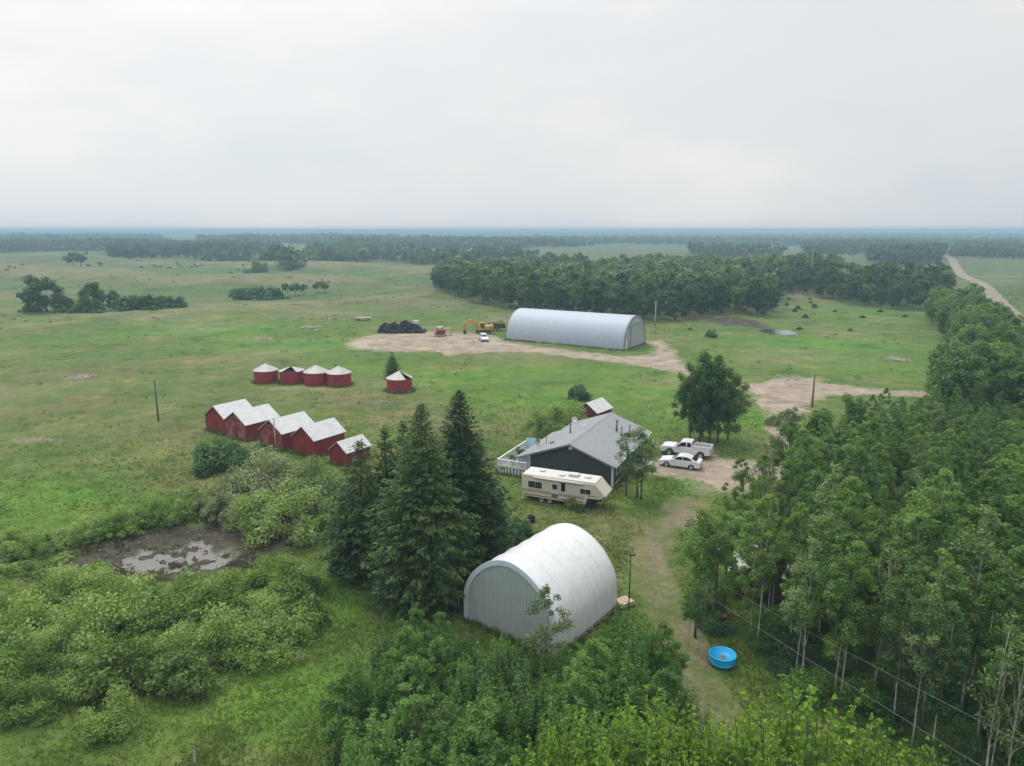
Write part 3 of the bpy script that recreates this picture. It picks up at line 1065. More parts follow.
# grass standing in the nearer meadow
def grass_field():
    rng = np.random.default_rng(21)
    n = 170000
    # even spread over the picture's nearer ground, densest close by
    r = 27 + 85 * rng.random(n) ** 1.5
    a = rng.uniform(R(-39), R(39), n)
    X, Y = r * np.sin(a), r * np.cos(a)
    g = poly_dist(X, Y, YARD)
    t = line_dist(X, Y, TRACK)
    md = poly_dist(X, Y, MUD)
    cl = hash_noise(X, Y, 2.2, 4) * 0.5 + hash_noise(X, Y, 0.7, 5) * 0.4 + rng.random(n) * 0.7
    ok = (g > 0.6) & (t > 1.3 + rng.random(n)) & (md > 0.4) & (cl > 0.72) & (r < 60 + 52 * rng.random(n))
    X, Y, r = X[ok], Y[ok], r[ok]
    n = len(X)
    Z = terrain(X, Y)
    P = np.stack([X, Y, Z], 1)
    out_ = []
    for k in range(4):
        off = rng.normal(size=(n, 3)) * 0.10
        off[:, 2] = -0.02
        b = P + off
        h = rng.uniform(0.06, 0.22, n) * (0.6 + 0.9 * hash_noise(X, Y, 3.0, 6))
        d = rng.normal(size=(n, 2))
        w = rng.uniform(0.025, 0.05, n) * (0.7 + r / 70)
        s = unit(np.stack([d[:, 1], -d[:, 0], np.zeros(n)], 1)) * w[:, None]
        tip = b + np.stack([d[:, 0] * h * 0.35, d[:, 1] * h * 0.35, h], 1)
        out_.append(np.stack([b - s, b + s, tip], 1))
    V = np.concatenate(out_)
    m = foliage('meadow grass blades', [(0.110, 0.180, 0.036), (0.155, 0.225, 0.055), (0.230, 0.262, 0.098)], 0.45, 0.25, 0.5)
    o = bpy.data.objects.new('meadow_grass', np_mesh('meadow_grass', V, 3, m))
    C.objects.link(o)
    tag(o, 'tufts of rough grass standing over the near meadow', 'grass', kind='stuff')


grass_field()


def weed_clumps():
    """low weeds and tussocks dotted over the meadow farther out"""
    rng = np.random.default_rng(22)
    n = 3500
    r = 70 + 420 * rng.random(n) ** 1.4
    a = rng.uniform(R(-40), R(40), n)
    X, Y = r * np.sin(a), r * np.cos(a)
    cl = hash_noise(X, Y, 14.0, 14) * 0.6 + hash_noise(X, Y, 5.0, 15) * 0.5
    ok = (poly_dist(X, Y, YARD) > 2.5) & (cl + rng.normal(size=n) * 0.08 > 0.66) & (poly_dist(X, Y, MUD) > 2)
    X, Y, r = X[ok], Y[ok], r[ok]
    n = len(X)
    P0 = np.stack([X, Y, terrain(X, Y)], 1)
    out_ = []
    for k in range(10):
        w_ = rng.uniform(0.25, 0.75, n)
        off = np.stack([rng.normal(size=n) * w_, rng.normal(size=n) * w_, rng.uniform(0.02, 0.32, n)], 1)
        out_.append(leaf_quads(rng, P0 + off, unit(rng.normal(size=(n, 3)) + np.array([0, 0, 0.9])), 0.16 + 0.0011 * r[:]))
    m = foliage('weed clumps', [(0.100, 0.170, 0.044), (0.145, 0.220, 0.062), (0.200, 0.260, 0.095)], 0.45, 0.1, 0.4)
    o = bpy.data.objects.new('meadow_weeds', np_mesh('meadow_weeds', np.concatenate(out_), 4, m))
    C.objects.link(o)
    tag(o, 'low weeds and tussocks dotted over the farther meadow', 'weeds', kind='stuff')


weed_clumps()


def marsh():
    """sedge tussocks and dead reed standing in the mud round the pond"""
    rng = np.random.default_rng(23)
    n = 9000
    P = np.array(MUD)
    lo, hi = P.min(0) - 3, P.max(0) + 3
    X, Y = rng.uniform(lo[0], hi[0], n), rng.uniform(lo[1], hi[1], n)
    d = poly_dist(X, Y, MUD)
    w = poly_dist(X, Y, WPOLY)
    cl = hash_noise(X, Y, 1.6, 31) * 0.6 + hash_noise(X, Y, 0.6, 32) * 0.4
    lim = np.where(w < -0.6, 0.70, np.where(w < 0.6, 0.58, 0.54))
    ok = (d < 1.8) & (cl + rng.normal(size=n) * 0.03 > lim)
    X, Y, w = X[ok], Y[ok], w[ok]
    n = len(X)
    P0 = np.stack([X, Y, np.maximum(terrain(X, Y), WATER_Z - 0.03)], 1)
    out_ = []
    for k in range(9):
        h = rng.uniform(0.06, 0.26, n) * np.where(w < 0, 0.6, 1.0)
        dd = rng.normal(size=(n, 2)) * 0.5
        b = P0 + np.stack([rng.normal(size=n) * 0.12, rng.normal(size=n) * 0.12, np.full(n, -0.03)], 1)
        s = unit(np.stack([dd[:, 1], -dd[:, 0], np.zeros(n)], 1)) * rng.uniform(0.03, 0.07, n)[:, None]
        tip = b + np.stack([dd[:, 0] * h, dd[:, 1] * h, h], 1)
        out_.append(np.stack([b - s, b + s, tip], 1))
    m = foliage('sedge and dead reed', [(0.070, 0.056, 0.036), (0.115, 0.105, 0.058), (0.130, 0.150, 0.060)], 0.2, 0.5, 0.6)
    o = bpy.data.objects.new('marsh_sedge', np_mesh('marsh_sedge', np.concatenate(out_), 3, m))
    C.objects.link(o)
    tag(o, 'brown sedge and dead reed standing in the pond mud', 'sedge', kind='stuff')


marsh()

# ------------------------------------------------------------------ arched sheds
def arch_profile(W, H, h0, n, k=36, inset=0.0):
    W, H = W - 2 * inset, H - inset
    t = np.linspace(0, PI, k)
    ca, sa = np.cos(t), np.sin(t)
    x = W / 2 * np.sign(ca) * np.abs(ca) ** (2 / n)
    z = h0 + (H - h0) * np.abs(sa) ** (2 / n)
    return [(W / 2, -0.1)] + list(zip(x, z)) + [(-W / 2, -0.1)]


def arch_cover(W, H, h0, n, L, bays, sag, th=0.06):
    mb = MB()
    ny = bays * 6
    outer = arch_profile(W, H, h0, n)
    inner = arch_profile(W, H, h0, n, inset=th)
    k = len(outer)
    for P_, s in ((outer, 1), (inner, 1)):
        for j in range(ny + 1):
            t = j / ny
            dip = sag * abs(math.sin(PI * t * bays)) ** 0.8
            for (x, z) in P_:
                f = 1 - dip / H
                mb.v.append((x * f, t * L, z * f if z > 0 else z))
    o2 = k * (ny + 1)
    for j in range(ny):
        for i in range(k - 1):
            mb.f.append((j * k + i, j * k + i + 1, (j + 1) * k + i + 1, (j + 1) * k + i))
            mb.f.append((o2 + j * k + i, o2 + (j + 1) * k + i, o2 + (j + 1) * k + i + 1, o2 + j * k + i + 1))
            mb.m += [0, 0]
    for j in (0, ny):
        for i in range(k - 1):
            mb.f.append((j * k + i, j * k + i + 1, o2 + j * k + i + 1, o2 + j * k + i))
            mb.m.append(0)
    return mb


def arch_ring(W, H, h0, n, wdt, y0, y1, extra=0.02):
    mb = MB()
    o = arch_profile(W + 2 * extra, H + extra, h0, n)
    i = arch_profile(W, H, h0, n, inset=wdt)
    k = len(o)
    for P_, y in ((o, y0), (i, y0), (o, y1), (i, y1)):
        mb.v += [(x, y, z) for x, z in P_]
    for a in range(k - 1):
        mb.f += [(a, a + 1, k + a + 1, k + a), (2 * k + a, 3 * k + a, 3 * k + a + 1, 2 * k + a + 1),
                 (a, 2 * k + a, 2 * k + a + 1, a + 1), (k + a, k + a + 1, 3 * k + a + 1, 3 * k + a)]
        mb.m += [0] * 4
    return mb


def arch_end(W, H, h0, n, inset, y0, y1):
    return MB().prism(arch_profile(W, H, h0, n, inset=inset), y0, y1)


# near shed
NS = (-0.24, 42.69)
NRZ = -0.653
sh = thing('arch_shed', 'small white fabric arch shed with a grey green corrugated end wall, beside the tall spruces', 'shed', (*NS, tz(*NS)), NRZ)
W_, H_, H0, NN = 7.57, 5.32, 1.7, 1.78
arch_cover(W_, H_, H0, NN, 7.6, 5, 0.07).build('fabric_cover', M['fabric'], sh, True)
arch_ring(W_, H_, H0, NN, 0.34, -0.06, 0.10).build('front_trim', M['fabric_trim'], sh)
arch_end(W_, H_, H0, NN, 0.30, 0.02, 0.09).build('end_wall', M['end_wall'], sh)
arch_end(W_, H_, H0, NN, 0.10, 7.40, 7.48).build('end_wall', M['end_wall'], sh)
mb = MB()
for k in range(9):
    mb.box((W_ / 2 + 0.12 + 0.05 * math.sin(k * 2.3), 0.5 + k * 0.85, 0.08), (0.22, 0.62, 0.26), 0.1 * math.sin(k))
mb.build('base_blocks', M['pole_wood'], sh, bevel=0.02)

# far shed
FRZ = R(58.4)
fx, fy = G(635, 347)[:2]
fs = thing('arch_shed', 'long pale galvanised arch shed standing beyond the gravel yard', 'shed', (fx, fy, tz(fx, fy) - 0.1), FRZ)
W2, H2, H02, N2 = 13.0, 7.3, 0.8, 2.15
arch_cover(W2, H2, H02, N2, 30.5, 10, 0.015, 0.08).build('arch_roof', M['steel_arch'], fs, True)
arch_ring(W2, H2, H02, N2, 0.28, -0.05, 0.12).build('end_trim', M['vent'], fs)
arch_end(W2, H2, H02, N2, 0.24, 0.03, 0.10).build('end_wall', M['steel_end'], fs)
arch_end(W2, H2, H02, N2, 0.24, 30.3, 30.38).build('end_wall', M['steel_end'], fs)
MB().box((-5.35, -0.04, 1.1), (0.95, 0.06, 2.2)).build('door', M['trim'], fs)
d = MB().box((0.9, -0.02, 2.6), (7.4, 0.05, 5.2))
dr = d.build('sliding_door', M['steel_end'], fs)
MB().box((0.9, -0.07, 5.28), (8.2, 0.06, 0.14)).box((-2.85, -0.07, 2.6), (0.12, 0.05, 5.2)).box((4.65, -0.07, 2.6), (0.12, 0.05, 5.2)).build('door_track', M['vent'], dr)
MB().box((0.2, -0.04, 6.15), (1.0, 0.06, 0.5)).build('vent', M['trim'], fs)


FOOT = []


def foot_rect(x, y, rz, x0, x1, y0, y1):
    c_, s_ = math.cos(rz), math.sin(rz)
    P = [(x0, y0), (x1, y0), (x1, y1), (x0, y1)]
    W_ = [(x + a * c_ - b * s_, y + a * s_ + b * c_) for a, b in P]
    for (ax, ay), (bx, by) in zip(W_, W_[1:] + W_[:1]):
        n = int(math.hypot(bx - ax, by - ay) / 0.10)
        for k in range(n):
            FOOT.append((ax + (bx - ax) * k / n, ay + (by - ay) * k / n))


# ------------------------------------------------------------------ red granaries
def gable_shed(name, label, cat, x, y, rz, W, L, he, hr, wall_m, front_m, roof_m, group=None, over=0.18, door=True, sink=0.05, patch=None):
    t = thing(name, label, cat, (x, y, tz(x, y) - sink), rz, group)
    foot_rect(x, y, rz, -W / 2 - 0.2, W / 2 + 0.2, -0.2, L + 0.2)
    prof = [(-W / 2, 0), (W / 2, 0), (W / 2, he), (0, hr), (-W / 2, he)]
    mb = MB().prism(prof, 0, L)
    # front and back take the upright boards, the flanks the level ones
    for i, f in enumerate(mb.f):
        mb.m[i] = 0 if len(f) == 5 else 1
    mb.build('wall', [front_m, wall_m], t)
    s = (hr - he) / (W / 2)
    mb = MB()
    th = 0.07
    e = W / 2 + over
    for sg in (-1, 1):
        pr = [(0, hr + 0.02), (sg * e, hr + 0.02 - s * e), (sg * e, hr + 0.02 - s * e + th), (0, hr + 0.02 + th)]
        mb.prism(pr, -over, L + over)
    mb.build('roof', roof_m, t)
    rd = MB()
    for yy in (-over - 0.025,):
        for sg in (-1, 1):
            pr = [(0, hr - 0.10), (sg * e, hr - 0.10 - s * e), (sg * e, hr + 0.0 - s * e), (0, hr + 0.0)]
            rd.prism(pr, yy, yy + 0.05)
    rd.build('barge_board', wall_m, t)
    if door:
        dd = MB().box((0.0, -0.03, 0.95), (0.85, 0.05, 1.5)).build('door', wall_m, t)
        MB().box((0, -0.065, 0.45), (0.85, 0.02, 0.09)).box((0, -0.065, 1.45), (0.85, 0.02, 0.09)).build('battens', wall_m, dd)
    # little feed hatch under the gable and corner boards
    MB().box((0, -0.035, he + 0.35), (0.55, 0.05, 0.5)).build('hatch', wall_m, t)
    cb = MB()
    for sx in (-1, 1):
        cb.box((sx * (W / 2 + 0.005), -0.02, he / 2), (0.12, 0.10, he))
    cb.build('corner_boards', front_m if front_m is not M['peeling'] else M['barn_red'], t)
    return t


GR = 'red granaries in the row above the willow bush'
gran = [((-38.9, 91.3), 4.1, 4.6, 'front', 'red granary at the far end of the staggered row, behind the dark bush'),
        ((-35.15, 88.35), 4.4, 5.0, 'peel', 'red granary with peeling boards on its gable, second in the staggered row'),
        ((-29.35, 84.5), 4.2, 5.0, 'worn', 'red granary in the middle of the row, behind a leaning pole'),
        ((-24.6, 81.6), 3.9, 4.7, 'front', 'red granary with a clean white roof, next to the smallest one'),
        ((-19.6, 77.9), 2.7, 3.6, 'front', 'smallest red granary at the spruce end of the staggered row')]
for i, ((x, y), W, L, kind, lab) in enumerate(gran):
    fm = M['peeling'] if kind in ('peel', 'worn') else M['barn_red']
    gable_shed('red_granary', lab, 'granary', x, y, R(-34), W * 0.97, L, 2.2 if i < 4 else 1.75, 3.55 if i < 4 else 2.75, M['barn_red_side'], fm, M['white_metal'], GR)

sx, sy = G(588, 411)[:2]
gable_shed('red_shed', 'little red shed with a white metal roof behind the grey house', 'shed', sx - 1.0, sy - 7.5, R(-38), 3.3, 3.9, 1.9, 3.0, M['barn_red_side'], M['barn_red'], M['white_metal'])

# brown shed half hidden in the aspens
hx, hy = G(742, 607)[:2]
gable_shed('brown_shed', 'brown plank shed with a whitish roof half hidden among the aspens', 'shed', hx + 1.4, hy + 0.8, R(-24), 3.6, 4.0, 2.1, 2.9, M['brown_wall'], M['brown_wall'], M['bin_roof'], over=0.4)


# ------------------------------------------------------------------ round bins
BG = 'round red bins in the meadow'
bins = [((263, 384), 2.0, 0, 'round red bin at the far left end of the row, its cone roof whole'),
        ((289, 384.5), 2.05, 1, 'round red bin with a broken open roof, second in the row of four'),
        ((314, 386), 2.05, 0, 'round red bin with a pale cone roof, between the open one and the row end'),
        ((337, 387), 2.0, 0, 'round red bin ending the row of four, on the side of the lone bin'),
        ((398, 393), 2.05, 2, 'lone round red bin with a hatch missing from its roof, before a little spruce')]
for (px, py), r, kind, lab in bins:
    x, y = G(px, py)[:2]
    y += r * 0.9
    t = thing('round_bin', lab, 'grain bin', (x, y, tz(x, y) - 0.05), random.uniform(-0.4, 0.4), BG)
    for k in range(150):
        FOOT.append((x + (r + 0.2) * math.cos(k * 2 * PI / 150), y + (r + 0.2) * math.sin(k * 2 * PI / 150)))
    mb = MB()
    prof = [(r, -0.05)]
    for k in range(4):
        prof += [(r, 0.56 * k + 0.02), (r + 0.025, 0.56 * k + 0.28), (r, 0.56 * k + 0.54)]
    mb.lathe(prof, 28)
    mb.build('wall', M['bin_red'], t, True)
    roof = MB()
    n = 20
    for k in range(n):
        a0, a1 = 2 * PI * k / n, 2 * PI * (k + 1) / n
        if kind == 2 and k in (17, 18):
            continue
        if kind == 1 and k in (3, 9, 10, 14, 15, 16, 17):
            continue
        re, zt = r + 0.14, (1.05 if kind != 1 else 0.62)
        p = [(re * math.cos(a0), re * math.sin(a0), 2.2), (re * math.cos(a1), re * math.sin(a1), 2.2),
             (0.2 * math.cos(a1), 0.2 * math.sin(a1), 2.2 + zt), (0.2 * math.cos(a0), 0.2 * math.sin(a0), 2.2 + zt)]
        q = [(v[0], v[1], v[2] + 0.03) for v in p]
        roof.add(p + q, [(0, 3, 2, 1), (4, 5, 6, 7), (0, 1, 5, 4), (1, 2, 6, 5), (2, 3, 7, 6), (3, 0, 4, 7)])
    rf = roof.build('roof', M['bin_roof'], t)
    if kind != 1:
        MB().lathe([(0.0, 3.34), (0.24, 3.33), (0.26, 3.22), (0.2, 3.2)], 14).build('cap', M['bin_roof'], rf)
    MB().lathe([(r - 0.03, 2.0), (r - 0.03, 2.05), (0.0, 2.05)], 24).build('inside', M['interior_shade'], t)  # near-black disc under the roof, the bin's inner shade put into its colour
    MB().box((0.15, -r - 0.02, 1.0), (0.7, 0.06, 1.25)).build('door', M['bin_red'], t)

# ------------------------------------------------------------------ house
HX, HY = 6.1, 72.1
HRZ = R(-25)
hs = thing('house', 'single storey house with dark slate siding and a grey shingled gable roof', 'house', (HX, HY, tz(HX, HY) - 0.02), HRZ)
HW, HL, HE, HR_ = 9.2, 13.8, 2.42, 4.1
sl = (HR_ - HE) / (HW / 2)
MB().prism([(-HW / 2, -0.1), (HW / 2, -0.1), (HW / 2, HE), (0, HR_), (-HW / 2, HE)], 0, HL).build('wall', M['siding'], hs)
mb = MB()
th = 0.13
zr = HR_ + 0.03


def slope(x0, x1, y0, y1):
    mb.prism([(x0, zr - sl * abs(x0)), (x1, zr - sl * abs(x1)), (x1, zr - sl * abs(x1) + th), (x0, zr - sl * abs(x0) + th)], y0, y1)


slope(0, 4.95, -0.45, HL + 0.4)
slope(0, -5.1, 10.2, HL + 0.4)
slope(0, -6.1, -0.45, 10.2)
rf = mb.build('roof', M['shingle'], hs)
MB().prism([(0.0, zr + th + 0.01), (0.16, zr + th - 0.04), (0.0, zr + th + 0.045), (-0.16, zr + th - 0.04)], -0.46, HL + 0.4).build('ridge_cap', M['shingle'], rf)
fa = MB()
for x1 in (4.96, -6.11):
    s_ = 1 if x1 > 0 else -1
    fa.prism([(0, zr - 0.06), (x1, zr - sl * abs(x1) - 0.06), (x1, zr - sl * abs(x1) + th - 0.01), (0, zr + th - 0.01)], -0.49, -0.452)
fa.box((4.98, 6.88, zr - sl * 4.95 + 0.04), (0.05, 14.6, 0.17))
fa.build('fascia', M['vent'], rf)
MB().box((5.05, 6.88, zr - sl * 4.95 + 0.03), (0.10, 14.4, 0.10)).build('gutter', M['trim'], rf)


def roofz(x):
    return zr - sl * abs(x) + th


for (x, y, h, r) in ((-2.4, 6.4, 0.95, 0.10), (2.2, 9.2, 1.2, 0.13), (3.0, 8.4, 0.9, 0.09), (3.5, 10.0, 1.0, 0.09), (-4.2, 3.6, 0.7, 0.05)):
    c_ = MB().tube([(x, y, roofz(x) - 0.1), (x, y, roofz(x) + h)], r, 10).build('chimney_pipe', M['vent'], rf, True)
    MB().lathe([(r * 1.7, 0), (r * 1.7, 0.08), (0, 0.2)], 10, (x, y, roofz(x) + h)).build('cap', M['vent'], c_, True)
for (x, y) in ((-1.4, 8.2), (-3.1, 2.6)):
    MB().box((x, y, roofz(x) + 0.09), (0.42, 0.42, 0.22), 0, 0, 0, math.atan(sl) * (1 if x > 0 else -1)).build('roof_vent', M['trim'] if x > -2 else M['vent'], rf, bevel=0.03)
dsh = MB().lathe([(0.0, 0.0), (0.25, 0.05), (0.42, 0.16)], 16, (0, 0, 0)).build('satellite_dish', M['vent'], rf, True)
dsh.location = (-4.7, 2.6, roofz(4.7) + 0.5)
dsh.rotation_euler = (R(70), 0, R(-30))
MB().tube([(-4.7, 2.6, roofz(4.7) - 0.05), (-4.7, 2.6, roofz(4.7) + 0.5)], 0.03, 6).build('mast', M['vent'], dsh).matrix_parent_inverse = dsh.matrix_basis.inverted()
dsh2 = MB().lathe([(0.0, 0.0), (0.22, 0.05), (0.36, 0.14)], 16).build('satellite_dish', M['trim'], rf, True)
dsh2.location = (-4.2, 12.6, roofz(4.2) + 0.55)
dsh2.rotation_euler = (R(75), 0, R(35))
MB().tube([(-4.2, 12.6, roofz(4.2) - 0.05), (-4.2, 12.6, roofz(4.2) + 0.55)], 0.03, 6).build('mast', M['vent'], dsh2).matrix_parent_inverse = dsh2.matrix_basis.inverted()
MB().box((0, -0.03, HR_ - 0.42), (0.42, 0.06, 0.30)).build('gable_vent', M['trim'], hs)
ct_ = MB()
ct_.box((HW / 2 + 0.012, 0.02, HE / 2 - 0.05), (0.20, 0.22, HE))
ct_.box((-HW / 2 - 0.012, 0.02, HE / 2 - 0.05), (0.14, 0.16, HE))
ct_.build('corner_trim', M['trim'], hs)
for (y, w, z, h) in ((2.2, 1.7, 1.55, 0.9), (6.5, 1.2, 1.55, 1.0), (12.5, 1.8, 1.55, 1.0)):
    wn = MB().box((HW / 2 + 0.03, y, z), (0.06, w + 0.24, h + 0.24)).build('window', M['trim'], hs)
    MB().box((HW / 2 + 0.055, y - w * 0.25, z), (0.03, w / 2 - 0.05, h)).box((HW / 2 + 0.055, y + w * 0.25, z), (0.03, w / 2 - 0.05, h)).build('pane', M['glass'], wn)
dd = MB().box((HW / 2 + 0.03, 9.4, 1.05), (0.06, 1.0, 2.1)).build('door', M['trim'], hs)
MB().tube([(HW / 2 + 0.06, 9.05, 1.0), (HW / 2 + 0.12, 9.05, 1.0)], 0.035, 8).build('handle', M['chrome'], dd)
MB().box((HW / 2 + 0.7, 9.4, 0.10), (1.3, 1.6, 0.28)).box((HW / 2 + 1.55, 9.4, 0.02), (0.4, 1.6, 0.16)).build('step', M['concrete'], hs, bevel=0.02)
MB().box((0, -0.01, 0.08), (HW + 0.04, 0.10, 0.34)).box((HW / 2 + 0.01, HL / 2, 0.08), (0.10, HL, 0.34)).build('footing', M['concrete'], hs)
# deck with its rail, screen and lattice
DX0, DX1, DY0, DY1, DZ = -8.0, -4.66, -0.9, 6.6, 0.85
dk = MB().box(((DX0 + DX1) / 2, (DY0 + DY1) / 2, DZ), (DX1 - DX0, DY1 - DY0, 0.12))
for x in (DX0 + 0.15, DX1 - 0.2):
    for y in (DY0 + 0.15, 2.8, DY1 - 0.15):
        dk.box((x, y, DZ / 2 - 0.1), (0.14, 0.14, DZ))
deck = dk.build('deck', M['deckwood'], hs)
rl = MB()
rl.box(((DX0 + DX1) / 2, DY0, DZ + 0.82), (DX1 - DX0, 0.16, 0.07)).box((DX0, (DY0 + DY1) / 2, DZ + 0.82), (0.16, DY1 - DY0, 0.07))
rl.box(((DX0 + DX1) / 2, DY0, DZ + 0.12), (DX1 - DX0, 0.06, 0.10)).box((DX0, (DY0 + DY1) / 2, DZ + 0.12), (0.06, DY1 - DY0, 0.10))
for k in range(23):
    rl.box((DX0 + 0.08 + k * 0.148, DY0, DZ + 0.46), (0.05, 0.045, 0.68))
for k in range(50):
    rl.box((DX0, DY0 + 0.08 + k * 0.148, DZ + 0.46), (0.045, 0.05, 0.68))
for x, y in ((DX0, DY0), (DX0, 2.8), (DX0, DY1), (DX0 + 1.7, DY0), (DX1, DY0)):
    rl.box((x, y, DZ + 0.3), (0.13, 0.13, 1.15))
rl.build('railing', M['trim'], deck)
lt = MB()
for k in range(9):
    lt.box((DX0 + 0.2 + k * 0.38, DY0 - 0.03, 0.36), (0.22, 0.03, 0.80))
lt.build('skirting', M['trim'], deck)
MB().box((-6.3, 6.5, 1.5), (3.2, 0.05, 1.3)).box((-5.45, 0.35, 1.45), (1.5, 0.05, 1.15)).build('privacy_screen', M['bluepanel'], deck)

HM = Matrix.Translation((HX, HY, tz(HX, HY) - 0.02)) @ Matrix.Rotation(HRZ, 4, 'Z')


def hpt(x, y, z):
    return HM @ Vector((x, y, z))


def potted(lx, ly, r, h, lab, seed):
    p = hpt(lx, ly, DZ + 0.06)
    t = thing('potted_plant', lab, 'plant', p, 0, 'potted plants on the deck')
    MB().lathe([(0.0, 0.0), (0.16, 0), (0.22, 0.34), (0.19, 0.34), (0.0, 0.28)], 14).build('pot', M['bluedark'], t, True)
    rng = np.random.default_rng(seed)
    bl = [(rng.normal() * r * 0.4, rng.normal() * r * 0.4, 0.34 + h * rng.random() * 0.8, r * 0.5) for _ in range(9)]
    child('foliage', np_mesh('foliage', blob_leaves(rng, bl, 500, 0.09), 4, M['bloom']), t)


potted(-6.9, 0.4, 0.5, 0.9, 'bushy green potted plant at the front of the deck', 3)
potted(-6.4, 1.9, 0.5, 1.0, 'tall green potted plant midway along the deck', 4)
potted(-7.4, 3.4, 0.4, 0.7, 'small green potted plant near the back of the deck', 5)
t = thing('patio_chair', 'navy patio chair by the house wall on the deck', 'chair', hpt(-5.6, 2.6, DZ + 0.06), HRZ + 2.2)
MB().box((0, 0, 0.42), (0.5, 0.5, 0.05)).build('seat', M['bluedark'], t, bevel=0.01)
MB().box((0, 0.24, 0.75), (0.5, 0.05, 0.62), rx=-0.15).build('backrest', M['bluedark'], t, bevel=0.01)
for a in (-1, 1):
    for b in (-1, 1):
        MB().tube([(a * 0.21, b * 0.21, 0), (a * 0.21, b * 0.21, 0.42)], 0.02, 6).build('leg', M['bluedark'], t)
for a in (-1, 1):
    MB().tube([(a * 0.27, -0.2, 0.4), (a * 0.27, -0.2, 0.64), (a * 0.27, 0.24, 0.64)], 0.02, 6).build('armrest', M['bluedark'], t)


# ------------------------------------------------------------------ wheels and vehicles
def wheel(parent, x, y, r, w, dish=1):
    t = MB().lathe([(r * 0.62, -w / 2), (r * 0.93, -w / 2), (r, -w * 0.32), (r, w * 0.32), (r * 0.93, w / 2), (r * 0.62, w / 2)], 22, (x, y, r), 'y').build('wheel', M['black'], parent, True)
    rb = MB().lathe([(0, -w * 0.36), (r * 0.25, -w * 0.40), (r * 0.5, -w * 0.30), (r * 0.63, -w * 0.44), (r * 0.63, w * 0.44), (r * 0.5, w * 0.30), (r * 0.25, w * 0.4), (0, w * 0.36)], 18, (x, y, r), 'y')
    for k in range(5):
        a = 2 * PI * k / 5
        rb.box((x + math.cos(a) * r * 0.36, y + w * 0.40 * dish, r + math.sin(a) * r * 0.36), (r * 0.42, 0.02, r * 0.13), 0, 0, 0, -a)
    rb.build('rim', M['chrome'], t)
    return t


def loft_side(prof, half, tumble, y_in=0.07):
    """side outline carried across the width; the flanks draw in with height"""
    mb = MB()
    n = len(prof)
    zs = [p[1] for p in prof]
    z0, z1 = min(zs), max(zs)
    rows = []
    for s, shrink in ((-1, 0.05), (-1, 0.0), (1, 0.0), (1, 0.05)):
        row = []
        cx = sum(p[0] for p in prof) / n
        cz = sum(p[1] for p in prof) / n
        for (x, z) in prof:
            hw = half - tumble * (z - z0) / (z1 - z0 + 1e-6)
            yy = s * (hw if shrink else hw - y_in)
            row.append((x + (cx - x) * shrink * 0.35, yy, z + (cz - z) * shrink * 0.6))
        rows.append(row)
    rows = [rows[0], rows[1], rows[2], rows[3]]
    for r_ in rows:
        mb.v += r_
    for i in range(3):
        for k in range(n):
            mb.f.append((i * n + k, i * n + (k + 1) % n, (i + 1) * n + (k + 1) % n, (i + 1) * n + k))
            mb.m.append(0)
    mb.f += [tuple(range(n)), tuple(range(4 * n - 1, 3 * n - 1, -1))]
    mb.m += [0, 0]
    return mb


def arches(cx, r, z0, k=8):
    """outline points over a wheel, front to back"""
    return [(cx - r * math.cos(PI * i / k), z0 + max(0, r * math.sin(PI * i / k))) for i in range(k + 1)]


def side_pane(poly, yfun, th=0.012):
    """glass lying on both flanks"""
    mb = MB()
    for s in (-1, 1):
        a = [(x, s * (yfun(z) + th), z) for x, z in poly]
        b = [(x, s * (yfun(z) - 0.02), z) for x, z in poly]
        n = len(poly)
        mb.add(a + b, [tuple(range(n)), tuple(range(2 * n - 1, n - 1, -1))] + [(i, (i + 1) % n, n + (i + 1) % n, n + i) for i in range(n)])
    return mb


def quad_pane(p, off):
    """a flat pane given by 4 points, lifted by an offset and given thickness"""
    o = Vector(off)
    a = [Vector(q) + o for q in p]
    b = [Vector(q) - o * 0.6 for q in p]
    return MB().add(a + b, [(0, 1, 2, 3), (7, 6, 5, 4), (0, 4, 5, 1), (1, 5, 6, 2), (2, 6, 7, 3), (3, 7, 4, 0)])


